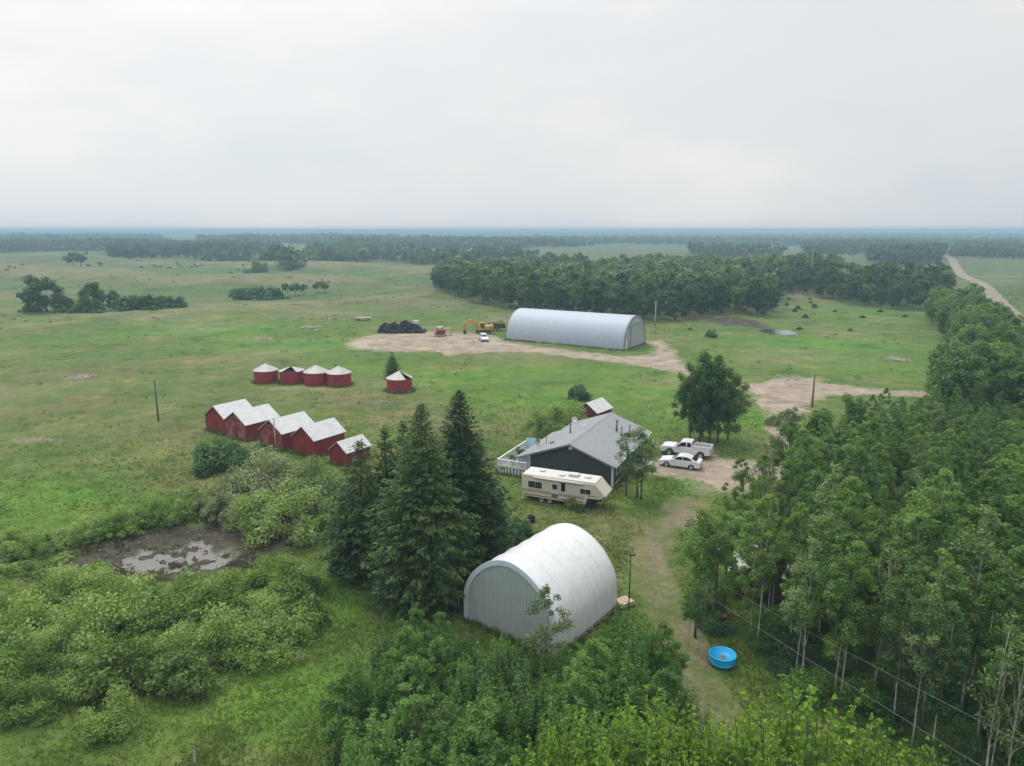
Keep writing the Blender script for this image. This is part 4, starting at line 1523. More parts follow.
def sedan(label, x, y, rz, name='parked_car', suv=False):
    """car with its nose towards local -x"""
    t = thing(name, label, 'car', (x, y, tz(x, y) + 0.01), rz)
    r = 0.335 if not suv else 0.38
    up = 0.0 if not suv else 0.12
    wx = 1.38
    low = 0.26 + up
    body = [(-2.32, 0.40 + up), (-2.26, low)] + arches(-wx, r + 0.05, low) + arches(wx, r + 0.05, low) + [(2.25, 0.30 + up), (2.36, 0.50 + up), (2.34, 0.78 + up), (2.28, 0.97 + up), (1.9, 1.02 + up),
            (1.2, 1.00 + up), (-0.85, 0.95 + up), (-1.6, 0.86 + up), (-2.12, 0.74 + up), (-2.30, 0.60 + up)]
    loft_side(body, 0.90, 0.05).build('body', M['car_white'], t, bevel=0.015)
    if suv:
        cab = [(-1.05, 0.93 + up), (-0.35, 1.52 + up), (0.2, 1.58 + up), (1.75, 1.55 + up), (2.15, 1.0 + up)]
    else:
        cab = [(-0.98, 0.92), (-0.22, 1.36), (0.25, 1.44), (0.85, 1.42), (1.30, 1.27), (1.95, 0.98)]
    ch = loft_side(cab, 0.84, 0.16)
    ch.build('cabin', M['car_white'], t, bevel=0.02)
    zb, zt = 0.92 + up, max(p[1] for p in cab)
    yf = lambda z: 0.84 - 0.16 * (z - zb) / (zt - zb)
    if suv:
        p1 = [(-0.62, 1.02 + up), (-0.22, 1.44 + up), (0.42, 1.48 + up), (0.42, 1.02 + up)]
        p2 = [(0.50, 1.02 + up), (0.50, 1.48 + up), (1.62, 1.45 + up), (1.86, 1.05 + up)]
    else:
        p1 = [(-0.62, 1.00), (-0.12, 1.32), (0.34, 1.37), (0.34, 1.00)]
        p2 = [(0.42, 1.00), (0.42, 1.37), (0.88, 1.35), (1.22, 1.21), (1.48, 1.04)]
    side_pane(p1, yf).build('window', M['glass'], t)
    side_pane(p2, yf).build('window', M['glass'], t)
    a, b = cab[0], cab[1]
    f = lambda q: (a[0] + (b[0] - a[0]) * q, a[1] + (b[1] - a[1]) * q)
    (xa, za), (xb, zb_) = f(0.14), f(0.92)
    quad_pane([(xa, -0.74, za), (xa, 0.74, za), (xb, 0.64, zb_), (xb, -0.64, zb_)], (-0.012, 0, 0.018)).build('windscreen', M['glass'], t)
    a, b = (cab[-1], cab[-2])
    (xa, za), (xb, zb_) = f(0.16), f(0.92)
    quad_pane([(xa, -0.70, za), (xa, 0.70, za), (xb, 0.62, zb_), (xb, -0.62, zb_)], (0.012, 0, 0.018)).build('rear_window', M['glass'], t)
    for sx in (-wx, wx):
        for sy in (-1, 1):
            wheel(t, sx, sy * 0.79, r, 0.21, sy)
    for s in (-1, 1):
        MB().box((-2.17, s * 0.66, 0.66 + up), (0.18, 0.34, 0.13), s * 0.35).build('headlight', M['clear_lamp'], t, bevel=0.02)
        MB().box((2.30, s * 0.66, 0.80 + up), (0.10, 0.32, 0.14), -s * 0.2).build('tail_light', M['red_lamp'], t, bevel=0.02)
        MB().box((-0.62, s * 0.95, 0.98 + up), (0.12, 0.20, 0.13)).build('mirror', M['car_white'], t, bevel=0.03)
    MB().box((2.34, 0, 0.42 + up), (0.06, 1.5, 0.16)).box((-2.29, 0, 0.42 + up), (0.06, 1.3, 0.14)).build('bumper', M['black'], t, bevel=0.02)
    return t


def pickup(label, x, y, rz):
    t = thing('pickup_truck', label, 'pickup', (x, y, tz(x, y) + 0.01), rz)
    r, wx = 0.40, 1.82
    low = 0.46
    body = [(-2.90, 0.62), (-2.84, low)] + arches(-wx, r + 0.09, low) + arches(wx, r + 0.09, low) + [(2.85, 0.55), (2.90, 0.62), (2.90, 1.22), (0.62, 1.24), (-1.15, 1.20), (-2.55, 1.12), (-2.86, 0.98)]
    loft_side(body, 1.0, 0.05).build('body', M['car_white'], t, bevel=0.02)
    cab = [(-1.28, 1.18), (-0.55, 1.80), (-0.2, 1.88), (0.72, 1.86), (0.84, 1.20)]
    loft_side(cab, 0.93, 0.14).build('cab', M['car_white'], t, bevel=0.03)
    yf = lambda z: 0.93 - 0.14 * (z - 1.18) / 0.70
    side_pane([(-0.88, 1.28), (-0.42, 1.72), (0.08, 1.76), (0.08, 1.28)], yf).build('window', M['glass'], t)
    side_pane([(0.20, 1.28), (0.20, 1.76), (0.62, 1.75), (0.68, 1.28)], yf).build('window', M['glass'], t)
    quad_pane([(-1.18, -0.80, 1.265), (-1.18, 0.80, 1.265), (-0.60, 0.72, 1.755), (-0.60, -0.72, 1.755)], (-0.014, 0, 0.018)).build('windscreen', M['glass'], t)
    quad_pane([(0.815, -0.72, 1.35), (0.815, 0.72, 1.35), (0.745, 0.66, 1.74), (0.745, -0.66, 1.74)], (0.02, 0, 0.003)).build('rear_window', M['glass'], t)
    # open bed: floor liner and raised side rails
    bd = MB().box((1.90, 0, 1.30), (1.90, 1.56, 0.03))
    bd.build('bed_floor', M['vent'], t)
    rl_ = MB()
    for s in (-1, 1):
        rl_.box((1.88, s * 0.885, 1.36), (2.04, 0.14, 0.26))
    rl_.box((0.93, 0, 1.36), (0.10, 1.66, 0.26))
    rl_.build('bed_side', M['car_white'], t, bevel=0.02)
    MB().box((2.885, 0, 1.15), (0.09, 1.62, 0.68)).build('tailgate', M['car_white'], t, bevel=0.02)
    MB().box((2.98, 0, 0.62), (0.16, 1.8, 0.17)).box((-2.93, 0, 0.62), (0.14, 1.84, 0.2)).build('bumper', M['chrome'], t, bevel=0.02)
    MB().box((-2.87, 0, 0.88), (0.06, 1.1, 0.26)).build('grille', M['black'], t)
    for s in (-1, 1):
        MB().box((-2.80, s * 0.76, 0.92), (0.16, 0.30, 0.22)).build('headlight', M['clear_lamp'], t, bevel=0.02)
        MB().box((2.88, s * 0.90, 1.08), (0.08, 0.14, 0.36)).build('tail_light', M['red_lamp'], t, bevel=0.01)
        MB().box((-0.78, s * 1.06, 1.32), (0.14, 0.24, 0.22)).build('mirror', M['black'], t, bevel=0.03)
        for sx in (-wx, wx):
            wheel(t, sx, s * 0.86, r, 0.27, s)
    return t


a0, a1 = Vector(G(669.5, 466.5)), Vector(G(694.5, 471.0))
cen = (a0 + a1) / 2
crz = math.atan2((a1 - a0).y, (a1 - a0).x)
sedan('white sedan parked on the gravel in front of the white pickup', cen.x, cen.y + 0.8, crz * 0.8)
px_, py_ = G(688, 457.5)[:2]
pickup('white extended cab pickup parked beside the white sedan', px_, py_ + 0.9, crz * 0.8)

# fifth wheel trailer
ta, tb = Vector(G(521.5, 497.5)), Vector(G(604, 512))
tcx = (ta + tb) / 2
trz = math.atan2((tb - ta).y, (tb - ta).x)
tr = thing('travel_trailer', 'cream fifth wheel travel trailer parked along the house gable wall', 'trailer', (tcx.x + 0.45, tcx.y + 0.75, tz(tcx.x, tcx.y)), trz * 0.92)
tr.scale = (1, 1, 0.88)
prof = [(-4.15, 0.55), (2.35, 0.50), (2.55, 1.28), (3.75, 1.32), (4.35, 1.75), (3.35, 2.98), (-4.05, 3.08), (-4.22, 2.8)]
loft_side(prof, 1.22, 0.03, 0.10).build('body', M['cream'], tr, bevel=0.03)
MB().box((-0.4, 0, 3.07), (7.4, 2.2, 0.06)).build('roof', M['cream_roof'], tr, bevel=0.02)
for (x, y) in ((-2.5, 0.2), (-0.3, -0.3), (2.2, 0.1)):
    MB().box((x, y, 3.18), (0.5, 0.5, 0.18)).build('roof_vent', M['cream_roof'], tr, bevel=0.03)
MB().box((0.8, 0.1, 3.25), (0.95, 0.75, 0.32)).build('air_conditioner', M['cream_roof'], tr, bevel=0.06)
st = MB()
for (z, h) in ((1.22, 0.07), (1.38, 0.04), (0.78, 0.10)):
    st.box((-0.95, -1.225, z), (6.3, 0.014, h)).box((-0.95, 1.225, z), (6.3, 0.014, h))
st.box((3.15, -1.216, 1.62), (1.0, 0.014, 0.06))
st.build('stripe', M['stripe'], tr)
for (x, z, w, h) in ((-2.75, 2.02, 1.45, 0.72), (2.35, 2.05, 1.05, 0.55)):
    wf = MB().box((x, -1.215, z), (w + 0.12, 0.05, h + 0.12)).build('window', M['trim'], tr)
    MB().box((x - w / 4, -1.235, z), (w / 2 - 0.04, 0.04, h)).box((x + w / 4, -1.235, z), (w / 2 - 0.04, 0.04, h)).build('pane', M['glass'], wf)
dr_ = MB().box((-0.72, -1.225, 1.62), (0.80, 0.06, 1.95)).build('door', M['cream_roof'], tr, bevel=0.02)
MB().box((-0.72, -1.262, 2.1), (0.5, 0.02, 0.55)).build('pane', M['glass'], dr_)
MB().box((-0.72, -1.262, 1.05), (0.62, 0.02, 0.5)).build('panel', M['stripe'], dr_)
MB().box((0.12, -1.235, 2.2), (0.40, 0.04, 0.95)).build('window', M['glass'], tr)
MB().tube([(-2.9, -1.28, 2.86), (2.1, -1.28, 2.86)], 0.09, 10).build('awning', M['cream_roof'], tr, True)
for x in (-1.85, -1.0):
    for s in (-1, 1):
        wheel(tr, x - 0.25, s * 1.02, 0.35, 0.22, s)
MB().box((-1.65, -0.95, 0.45), (2.1, 0.1, 0.2)).box((-1.65, 0, 0.5), (4.5, 1.1, 0.14)).build('chassis', M['black'], tr)
lg = MB()
for s in (-1, 1):
    lg.tube([(2.75, s * 0.8, 0.0), (2.75, s * 0.8, 1.3)], 0.06, 8).box((2.75, s * 0.8, 0.02), (0.26, 0.26, 0.05))
lg.tube([(3.5, 0, 0.62), (3.5, 0, 1.34)], 0.10, 8)
lg.build('landing_gear', M['black'], tr)
MB().box((2.95, 0, 0.75), (0.5, 1.5, 0.5)).build('battery_box', M['black'], tr, bevel=0.02)
MB().tube([(-4.05, -1.3, 0.0), (-4.05, -1.3, 0.75)], 0.05, 6).build('jack', M['trim'], tr)

# white vehicle by the far shed, nose to the camera
wx_, wy_ = G(483.5, 342.0)[:2]
sedan('white sport utility vehicle parked in front of the yellow excavator', wx_, wy_ + 2.0, R(102), 'parked_car', True)

# excavator
ex, ey = G(483, 335.0)[:2]
t = thing('excavator', 'yellow excavator with its arm curled down, at the edge of the gravel yard', 'excavator', (ex, ey + 2.6, tz(ex, ey + 2.6)), R(8))
for s in (-1, 1):
    tk = MB().prism([(-1.7, 0.15), (-1.4, 0.0), (1.4, 0.0), (1.7, 0.15), (1.95, 0.45), (1.7, 0.8), (-1.7, 0.8), (-1.95, 0.45)], s * 1.2 - 0.28, s * 1.2 + 0.28).build('track', M['tyre_old'], t, bevel=0.03)
    rb = MB()
    for k in range(5):
        rb.lathe([(0, -0.3), (0.22, -0.3), (0.22, 0.3), (0, 0.3)], 12, (-1.3 + k * 0.65, s * 1.2, 0.4), 'y')
    rb.build('rollers', M['vent'], tk)
MB().lathe([(0.0, 0.7), (0.85, 0.7), (0.85, 1.0), (0.0, 1.0)], 18).build('turntable', M['tyre_old'], t)
MB().box((0.9, 0.1, 1.55), (3.1, 2.5, 1.05)).box((2.15, 0.1, 1.6), (0.8, 2.5, 1.25)).build('house', M['yellow'], t, bevel=0.10)
cb = MB().prism([(-1.3, 1.0), (0.35, 1.0), (0.35, 2.95), (-0.9, 2.95), (-1.35, 2.0)], -1.15, -0.15).build('cab', M['yellow'], t, bevel=0.04)
gl = MB()
gl.box((-0.35, -1.16, 2.25), (1.1, 0.05, 1.0)).box((-0.35, -0.14, 2.25), (1.1, 0.05, 1.0))
gl.build('pane', M['glass'], cb)
MB().prism([(-0.3, 1.3), (-2.9, 3.75), (-3.5, 3.75), (-5.1, 2.85), (-4.8, 2.2), (-3.2, 2.8), (-1.2, 1.0)], -0.15, 0.60).build('boom', M['yellow'], t, bevel=0.03)
MB().prism([(-4.5, 3.0), (-5.2, 2.8), (-4.9, 0.9), (-4.35, 0.9)], -0.05, 0.50).build('stick', M['yellow'], t, bevel=0.03)
MB().prism([(-4.35, 1.0), (-4.9, 1.0), (-5.3, 0.55), (-5.0, 0.05), (-4.3, 0.15), (-4.7, 0.5)], -0.35, 0.80).build('bucket', M['tyre_old'], t, bevel=0.02)
MB().tube([(-1.2, 0.22, 1.2), (-2.6, 0.22, 2.4)], 0.09, 8).tube([(-3.0, 0.22, 3.6), (-4.75, 0.22, 3.1)], 0.08, 8).build('cylinder', M['chrome'], t, True)

# flat trailer with a load behind the excavator
lx, ly = G(494, 333)[:2]
t = thing('flat_trailer', 'dark flat trailer with yellow rails standing next to the yellow excavator', 'trailer', (lx + 0.6, ly + 4.5, tz(lx, ly + 4.5)), R(4))
MB().box((0, 0, 0.95), (4.6, 2.3, 0.35)).build('deck', M['tyre_old'], t, bevel=0.03)
MB().box((0, -1.05, 1.6), (4.4, 0.08, 0.85)).box((0, 1.05, 1.6), (4.4, 0.08, 0.85)).build('side_board', M['tyre_old'], t)
MB().box((0, -1.1, 2.07), (4.7, 0.14, 0.16)).box((0, 1.1, 2.07), (4.7, 0.14, 0.16)).box((2.3, 0, 2.07), (0.14, 2.3, 0.16)).build('rail', M['yellow'], t)
for sx in (-0.5, 0.6):
    for s in (-1, 1):
        wheel(t, sx, s * 1.0, 0.4, 0.25, s)
MB().tube([(-2.3, 0, 0.9), (-3.6, 0, 0.6), (-3.6, 0, 0.0)], 0.07, 6).build('drawbar', M['tyre_old'], t)

# red skid steer
kx, ky = G(440, 337.0)[:2]
t = thing('skid_steer', 'small red skid steer loader between the tyre heap and the excavator', 'loader', (kx, ky + 1.5, tz(kx, ky + 1.5)), R(12))
MB().box((0, 0, 0.85), (2.3, 1.2, 0.8)).box((0.75, 0, 1.4), (0.9, 1.2, 0.5)).build('body', M['red_machine'], t, bevel=0.06)
cg = MB()
for x in (-0.75, 0.45):
    for s in (-1, 1):
        cg.box((x, s * 0.5, 1.75), (0.09, 0.09, 1.1))
cg.build('cab_frame', M['tyre_old'], t)
MB().box((-0.15, 0, 2.33), (1.45, 1.2, 0.10)).build('cab_roof', M['trim'], t, bevel=0.02)
for s in (-1, 1):
    MB().prism([(1.1, 1.5), (1.2, 1.75), (-1.0, 1.35), (-1.55, 0.55), (-1.4, 0.45), (-0.85, 1.15)], s * 0.72 - 0.07, s * 0.72 + 0.07).build('lift_arm', M['red_machine'], t, bevel=0.02)
MB().prism([(-1.45, 0.1), (-2.0, 0.05), (-1.6, 0.12), (-1.5, 0.7), (-1.4, 0.7)], -0.9, 0.9).build('bucket', M['vent'], t)
for sx in (-0.6, 0.6):
    for s in (-1, 1):
        wheel(t, sx, s * 0.74, 0.42, 0.3, s)
t = thing('pallet_rack', 'yellow steel frame standing right behind the red loader', 'frame', (kx + 1.6, ky + 3.4, tz(kx + 1.6, ky + 3.4)), R(20))
for x in (-0.9, 0.9):
    for s in (-0.5, 0.5):
        MB().box((x, s, 0.9), (0.1, 0.1, 1.8)).build('post', M['yellow'], t)
MB().box((0, 0, 1.75), (2.0, 1.1, 0.08)).box((0, 0, 0.8), (2.0, 1.1, 0.06)).build('shelf', M['yellow'], t)

# tyre heap
def tyre_heap():
    rng = np.random.default_rng(8)
    x0, y0 = G(401, 333.5)[:2]
    mb = MB()
    prof = [(0.20, -0.10), (0.34, -0.12), (0.38, 0), (0.34, 0.12), (0.20, 0.10), (0.18, 0)]
    for k in range(420):
        u = rng.uniform(-1, 1)
        v = rng.uniform(-1, 1)
        top = 3.2 * max(0.14, 1 - abs(u + 0.1) ** 3.5) * max(0.15, 1 - v * v) * (0.75 + 0.25 * math.sin(u * 9) * math.cos(u * 4))
        z = 0.10 + top * rng.random() ** 0.5
        q = MB().lathe(prof, 12)
        q.f.append(()) if False else None
        mt = Euler((rng.normal() * 0.7, rng.normal() * 0.7, 0)).to_matrix()
        cx, cy = x0 + u * 6.0, y0 + 2.4 + v * 2.3
        s = rng.uniform(0.8, 1.5)
        n = len(q.v)
        vs = [mt @ (Vector(p) * s) + Vector((cx, cy, z + tz(cx, cy))) for p in q.v]
        fs = q.f + [((len(prof) - 1) * 12 + i, (len(prof) - 1) * 12 + (i + 1) % 12, (i + 1) % 12, i) for i in range(12)]
        mb.add(vs, fs)
    o = mb.build('tyre_heap', M['tyre_old'], None, True)
    tag(o, 'long heap of old black tyres at the edge of the gravel yard', 'tyre heap', kind='stuff')
    t = thing('water_tote', 'pale plastic tote standing on the end of the tyre heap', 'tote', (x0 + 3.3, y0 + 4.6, tz(x0, y0) + 1.7), 0.2)
    MB().box((0, 0, 0.62), (1.4, 1.1, 0.95)).build('tank', M['trim'], t, bevel=0.08)
    MB().box((0, 0, 0.06), (1.5, 1.2, 0.14)).build('pallet', M['pole_wood'], t)
    MB().lathe([(0, 1.16), (0.12, 1.16), (0.12, 1.08)], 10).build('lid', M['vent'], t)


tyre_heap()

# ------------------------------------------------------------------ yard things
bx, by = G(725, 669.5)[:2]
t = thing('stock_tank', 'bright blue round plastic tank of silt standing at the grove edge', 'tank', (bx, by + 0.62, tz(bx, by + 0.62) - 0.01), 0.3)
Rr = 0.79
MB().lathe([(0.0, 0.05), (Rr * 0.97, 0.05), (Rr * 0.99, 0.0), (Rr * 0.99, 0.2), (Rr * 1.01, 0.22), (Rr * 0.99, 0.24), (Rr * 0.99, 0.42), (Rr * 1.01, 0.44), (Rr * 0.99, 0.46), (Rr * 0.99, 0.62), (Rr * 1.04, 0.63), (Rr * 1.05, 0.68), (Rr * 1.0, 0.70), (Rr * 0.93, 0.68), (Rr * 0.90, 0.46), (0, 0.44)], 40).build('tub', M['pool_blue'], t, True)
rng_ = np.random.default_rng(3)
sl_ = MB()
n = 22
vs = [(0.05, 0.02, 0.52)]
for k in range(n):
    a = 2 * PI * k / n
    q = 0.25 + 0.05 * math.sin(3 * a + 1) + 0.04 * math.sin(7 * a)
    vs.append((0.05 + 1.25 * q * math.cos(a), 0.02 + q * math.sin(a), 0.435))
sl_.add(vs, [(0, 1 + k, 1 + (k + 1) % n) for k in range(n)])
sl_.build('silt', M['silt'], t, True)

bx, by = G(723.5, 625)[:2]
t = thing('pail', 'small red plastic pail standing on a dark stump behind the blue tank', 'pail', (bx, by, tz(bx, by) + 0.30), 0.4)
MB().lathe([(0, 0), (0.13, 0), (0.18, 0.36), (0.19, 0.36), (0.19, 0.39), (0.17, 0.39), (0.12, 0.03), (0, 0.03)], 18).build('bucket', M['red_plastic'], t, True)
MB().tube([(-0.18, 0, 0.36), (-0.13, 0, 0.5), (0, 0, 0.55), (0.13, 0, 0.5), (0.18, 0, 0.36)], 0.012, 6).build('handle', M['trim'], t)
tag(MB().box((bx, by + 0.02, tz(bx, by) + 0.13), (0.5, 0.4, 0.34), 0.3).build('tree_stump', M['bark'], bevel=0.08), 'low dark stump under the red pail', 'stump')

bx, by = G(709, 631)[:2]
tag(MB().prism([(-0.25, -0.1), (0.2, -0.14), (0.27, 0.05), (0.0, 0.15), (-0.2, 0.1)], tz(bx, by) + 0.01, tz(bx, by) + 0.05, 'z').build('scrap_board', M['trim'], None), 'bit of white board lying on the wheel track', 'board').location = (bx, by, 0)

# black tyre lying on the lawn between shed and trailer
bx, by = G(531.5, 521.5)[:2]
t = thing('fire_barrel', 'low black fire barrel standing on the lawn between shed and trailer', 'barrel', (bx, by, tz(bx, by)), 0)
MB().lathe([(0.0, 0.05), (0.30, 0.05), (0.32, 0.0), (0.33, 0.25), (0.345, 0.26), (0.345, 0.29), (0.33, 0.3), (0.33, 0.52), (0.35, 0.54), (0.30, 0.54), (0.29, 0.2), (0, 0.2)], 20).build('drum', M['tyre_old'], t, True)
MB().tube([(-0.33, 0, 0.42), (-0.42, 0, 0.42)], 0.02, 6).tube([(0.33, 0, 0.42), (0.42, 0, 0.42)], 0.02, 6).build('handle', M['vent'], t)

# lumber beside the shed
bx, by = G(624, 607.5)[:2]
t = thing('lumber_stack', 'stack of pale sawn planks at the far corner of the white arch shed', 'lumber', (bx + 0.05, by + 0.3, tz(bx, by)), R(35))
for r_ in range(4):
    for c_ in range(4):
        MB().box((0.02 * math.sin(r_ * 5 + c_), -0.36 + c_ * 0.24, 0.10 + r_ * 0.09), (1.1 + 0.15 * math.sin(c_ * 3 + r_ * 2), 0.2, 0.07), 0.04 * math.sin(r_ * 3.1 + c_)).build('plank', M['lumber'], t)
MB().box((-0.3, 0, 0.03), (0.1, 1.0, 0.06)).box((0.3, 0, 0.03), (0.1, 1.0, 0.06)).build('bearer', M['pole_wood'], t)


# poles
def pole(name, label, px, pyb, pyt, r=0.12, m='pole_wood', arm=None, lean=0.0, cat='pole', group=None):
    x, y, z = G(px, pyb)
    h = height_to(x, y, pyt)
    t = thing(name, label, cat, (x, y, z), 0.3, group)
    MB().tube([(0, 0, -0.3), (lean * h, 0, h)], [r, r * 0.75], 9).build('shaft', M[m], t, True)
    if arm == 'cross':
        MB().box((0, 0, h - 0.55), (2.0, 0.11, 0.13)).build('crossarm', M[m], t)
        for xx in (-0.9, 0.9):
            MB().lathe([(0.03, 0), (0.06, 0.05), (0.06, 0.12), (0.02, 0.16)], 8, (xx, 0, h - 0.48)).build('insulator', M['trim'], t)
    elif arm == 'short':
        MB().box((0.12, 0, h - 0.12), (0.45, 0.08, 0.08)).build('bracket', M[m], t)
    else:
        MB().lathe([(r * 0.85, 0), (r * 0.9, 0.05), (0, 0.1)], 9, (lean * h, 0, h)).build('cap', M['vent'], t)
    return (x, y, z + h)


pole('utility_pole', 'grey timber utility pole standing alone in the pasture west of the granaries', 158.5, 421, 380.5, 0.13)
pole('timber_pole', 'bleached timber pole leaning in front of the middle granary', 276, 450, 419, 0.10, 'pale_wood')
pole('utility_pole', 'timber utility pole rising beside the gravel drive', 812, 407, 375, 0.14, arm='short')
pole('utility_pole', 'tall pale pole standing before the far woods in the meadow', 810, 288, 249, 0.17, 'pale_wood', arm='short')
pole('yard_pole', 'thin dark steel yard pole beside the white arch shed', 628.5, 616.5, 554, 0.045, 'tyre_old', arm='short')
pole('dead_trunk', 'bare bleached tree trunk standing at the wood edge behind the long shed', 655, 327, 301, 0.16, 'pale_wood', cat='dead tree')

# two wires running from the grove edge out past the camera's right
wa = Vector((*G(690, 640)[:2], 0))
wa.z = tz(wa.x, wa.y) + height_to(wa.x, wa.y, 586)
wb = Vector((*G(720, 640)[:2], 0))
wb.z = tz(wb.x, wb.y) + height_to(wb.x, wb.y, 586)


def at_depth(px, py, y):
    a = (px - 512) / F_PX
    b = -(py - 383) / F_PX
    d = Vector((a, ct + b * st_, -st_ + b * ct))
    return Vector((0, 0, CAM_H)) + d * (y / d.y)


for (p, q, lab) in ((wa, at_depth(1000, 774, 24.0), 'lower of the two thin wires crossing before the aspens'), (wb, at_depth(1060, 758, 24.5), 'upper of the two thin wires crossing before the aspens')):
    e = q + (q - p) * 0.5
    pts = []
    for k in range(25):
        t_ = k / 24
        v = p.lerp(e, t_)
        v.z -= 0.5 * 4 * t_ * (1 - t_) * 0.35
        pts.append(v)
    tag(MB().tube(pts, 0.008, 5).build('power_line', M['wire'], None, True), lab, 'wire', 'power lines over the grove edge')
x, y, z = G(690, 640)
t = thing('utility_pole', 'timber utility pole hidden in the leaves where the two wires end', 'pole', (wa.x + 0.4, wa.y + 0.3, z), 0.2)
MB().tube([(0, 0, -0.2), (0, 0, wa.z - z + 0.2)], [0.09, 0.07], 9).build('shaft', M['pole_wood'], t, True)
MB().box((0.4, 0, wa.z - z), (1.3, 0.07, 0.09)).build('crossarm', M['pole_wood'], t)

# small wooden stock gate and fence posts
gx, gy = G(382, 408)[:2]
t = thing('wooden_rail', 'low weathered timber rail on posts in the meadow below the lone red bin', 'fence', (gx, gy, tz(gx, gy)), R(-6))
for x in (-1.6, 0, 1.6):
    MB().tube([(x, 0, -0.1), (x, 0, 1.15)], 0.075, 7).build('post', M['pale_wood'], t)
for z in (1.0, 0.6):
    MB().tube([(-1.8, -0.08, z), (1.8, -0.08, z + 0.03)], 0.05, 6).build('rail', M['pale_wood'], t)
posts = [(349.5, 415, 'grey fence post in the meadow between granaries and bins', 1.1), (360, 391, 'short pale stake near the lone red bin', 0.6),
         (330, 398, 'thin grey stake below the row of bins', 0.9), (739, 436, 'grey fence post under the big poplar clump, nearest the trunks', 1.3), (748, 438, 'grey fence post beside the gravel near the poplar clump', 1.3),
         (195, 764, 'weathered short post in the rough grass close to the camera', 0.9), (725, 431, 'grey fence post just behind the pickup tailgate', 1.2)]
for px, py, lab, h in posts:
    x, y, z = G(px, py)
    t = thing('fence_post', lab, 'post', (x, y, z), random.random(), 'loose fence posts')
    MB().tube([(0, 0, -0.1), (0.03, 0, h)], [0.07, 0.06], 7).build('shaft', M['pale_wood'], t)
    MB().lathe([(0.066, 0), (0.05, 0.04), (0, 0.05)], 7, (0.03, 0, h)).build('top', M['pole_wood'], t)


# stones
def rock_pile(px, py, w, d, n, size, lab, name='stone_heap', m='rock'):
    rng = np.random.default_rng(int(px))
    x0, y0, z0 = G(px, py)
    mb = MB()
    for k in range(n):
        u, v = rng.normal() * 0.45, rng.normal() * 0.45
        x, y = x0 + u * w, y0 + v * d
        s = size * rng.uniform(0.5, 1.4)
        bm = bmesh.new()
        bmesh.ops.create_icosphere(bm, subdivisions=1, radius=s)
        sc = rng.uniform(0.6, 1.2, 3)
        vs = [(p.co.x * sc[0] * rng.uniform(0.85, 1.15) + x, p.co.y * sc[1] * rng.uniform(0.85, 1.15) + y, p.co.z * sc[2] * 0.7 + tz(x, y) + s * 0.25) for p in bm.verts]
        bm.verts.index_update()
        fs = [tuple(q.index for q in f.verts) for f in bm.faces]
        bm.free()
        mb.add(vs, fs)
    tag(mb.build(name, M[m]), lab, 'stones', kind='stuff')


rock_pile(897, 359.5, 1.9, 3.6, 110, 0.22, 'round heap of pale field stones in the green meadow')
rock_pile(82, 377.5, 2.4, 3.4, 110, 0.22, 'scatter of pale field stones in the pasture', 'stone_heap')
rock_pile(790, 379, 3.0, 3.0, 40, 0.22, 'loose pale stones piled beside the gravel drive')
rock_pile(742, 323, 6.0, 7.0, 34, 0.32, 'dark lumps of earth and logs round the dugout', 'earth_lumps', 'pole_wood')
rock_pile(198, 549, 5.2, 2.6, 420, 0.085, 'dark clods of mud breaking the pond water', 'mud_clods', 'pole_wood')
for i, (px, py, ln, a, lab) in enumerate(((306, 328, 3.4, 0.9, 'bleached log lying by the bare patch in the pasture'), (316, 328, 4.2, 0.7, 'longest bleached log beside the bare patch in the pasture'), (318, 331, 2.6, 1.1, 'short log lying below the longest bleached log'))):
    x, y, z = G(px, py)
    tag(MB().tube([(x - math.cos(a) * ln / 2, y - math.sin(a) * ln / 2, z + 0.18), (x + math.cos(a) * ln / 2, y + math.sin(a) * ln / 2, z + 0.2)], [0.24, 0.18], 8).build('fallen_log', M['pale_wood']), lab, 'log', 'logs by the bare patch')
x, y, z = G(362, 321)
t = thing('hay_wagon', 'grey flat farm wagon standing in the pasture beyond the tyre heap', 'wagon', (x, y + 1, z), 0.1)
MB().box((0, 0, 0.85), (4.6, 2.0, 0.2)).build('bed', M['pale_wood'], t)
MB().box((-2.2, 0, 1.3), (0.1, 2.0, 0.8)).build('headboard', M['pale_wood'], t)
for sx in (-1.5, 1.5):
    for s in (-1, 1):
        wheel(t, sx, s * 0.8, 0.38, 0.2, s)


# parts that come in several pieces: one object each
for o in list(C.objects):
    if o.type == 'MESH' and o.parent and o.name.split('.')[0] in ('bumper', 'battens', 'corner_boards', 'corner_trim', 'window', 'base_blocks', 'rollers', 'cab_frame', 'privacy_screen', 'landing_gear',
                                                                   'cylinder', 'bearer', 'bed_side', 'side_board', 'rail', 'step', 'pane', 'skirting', 'handle'):
        ch = list(o.children)
        if not ch:
            split_pieces(o)
for o in C.objects:
    for a, b in (('battens', 'batten'), ('corner_boards', 'corner_board'), ('rollers', 'roller'), ('base_blocks', 'base_block')):
        if o.name.split('.')[0] == a:
            o.name = b

foot_rect(HX, HY, HRZ, -HW / 2 - 0.2, HW / 2 + 0.3, -0.25, HL + 0.2)
foot_rect(HX, HY, HRZ, -8.2, -4.5, -1.1, 6.8)
foot_rect(NS[0], NS[1], NRZ, -W_ / 2 - 0.35, W_ / 2 + 0.35, -0.25, 7.8)
foot_rect(fx, fy, FRZ, -W2 / 2 - 0.4, W2 / 2 + 0.4, 0, 30.9)


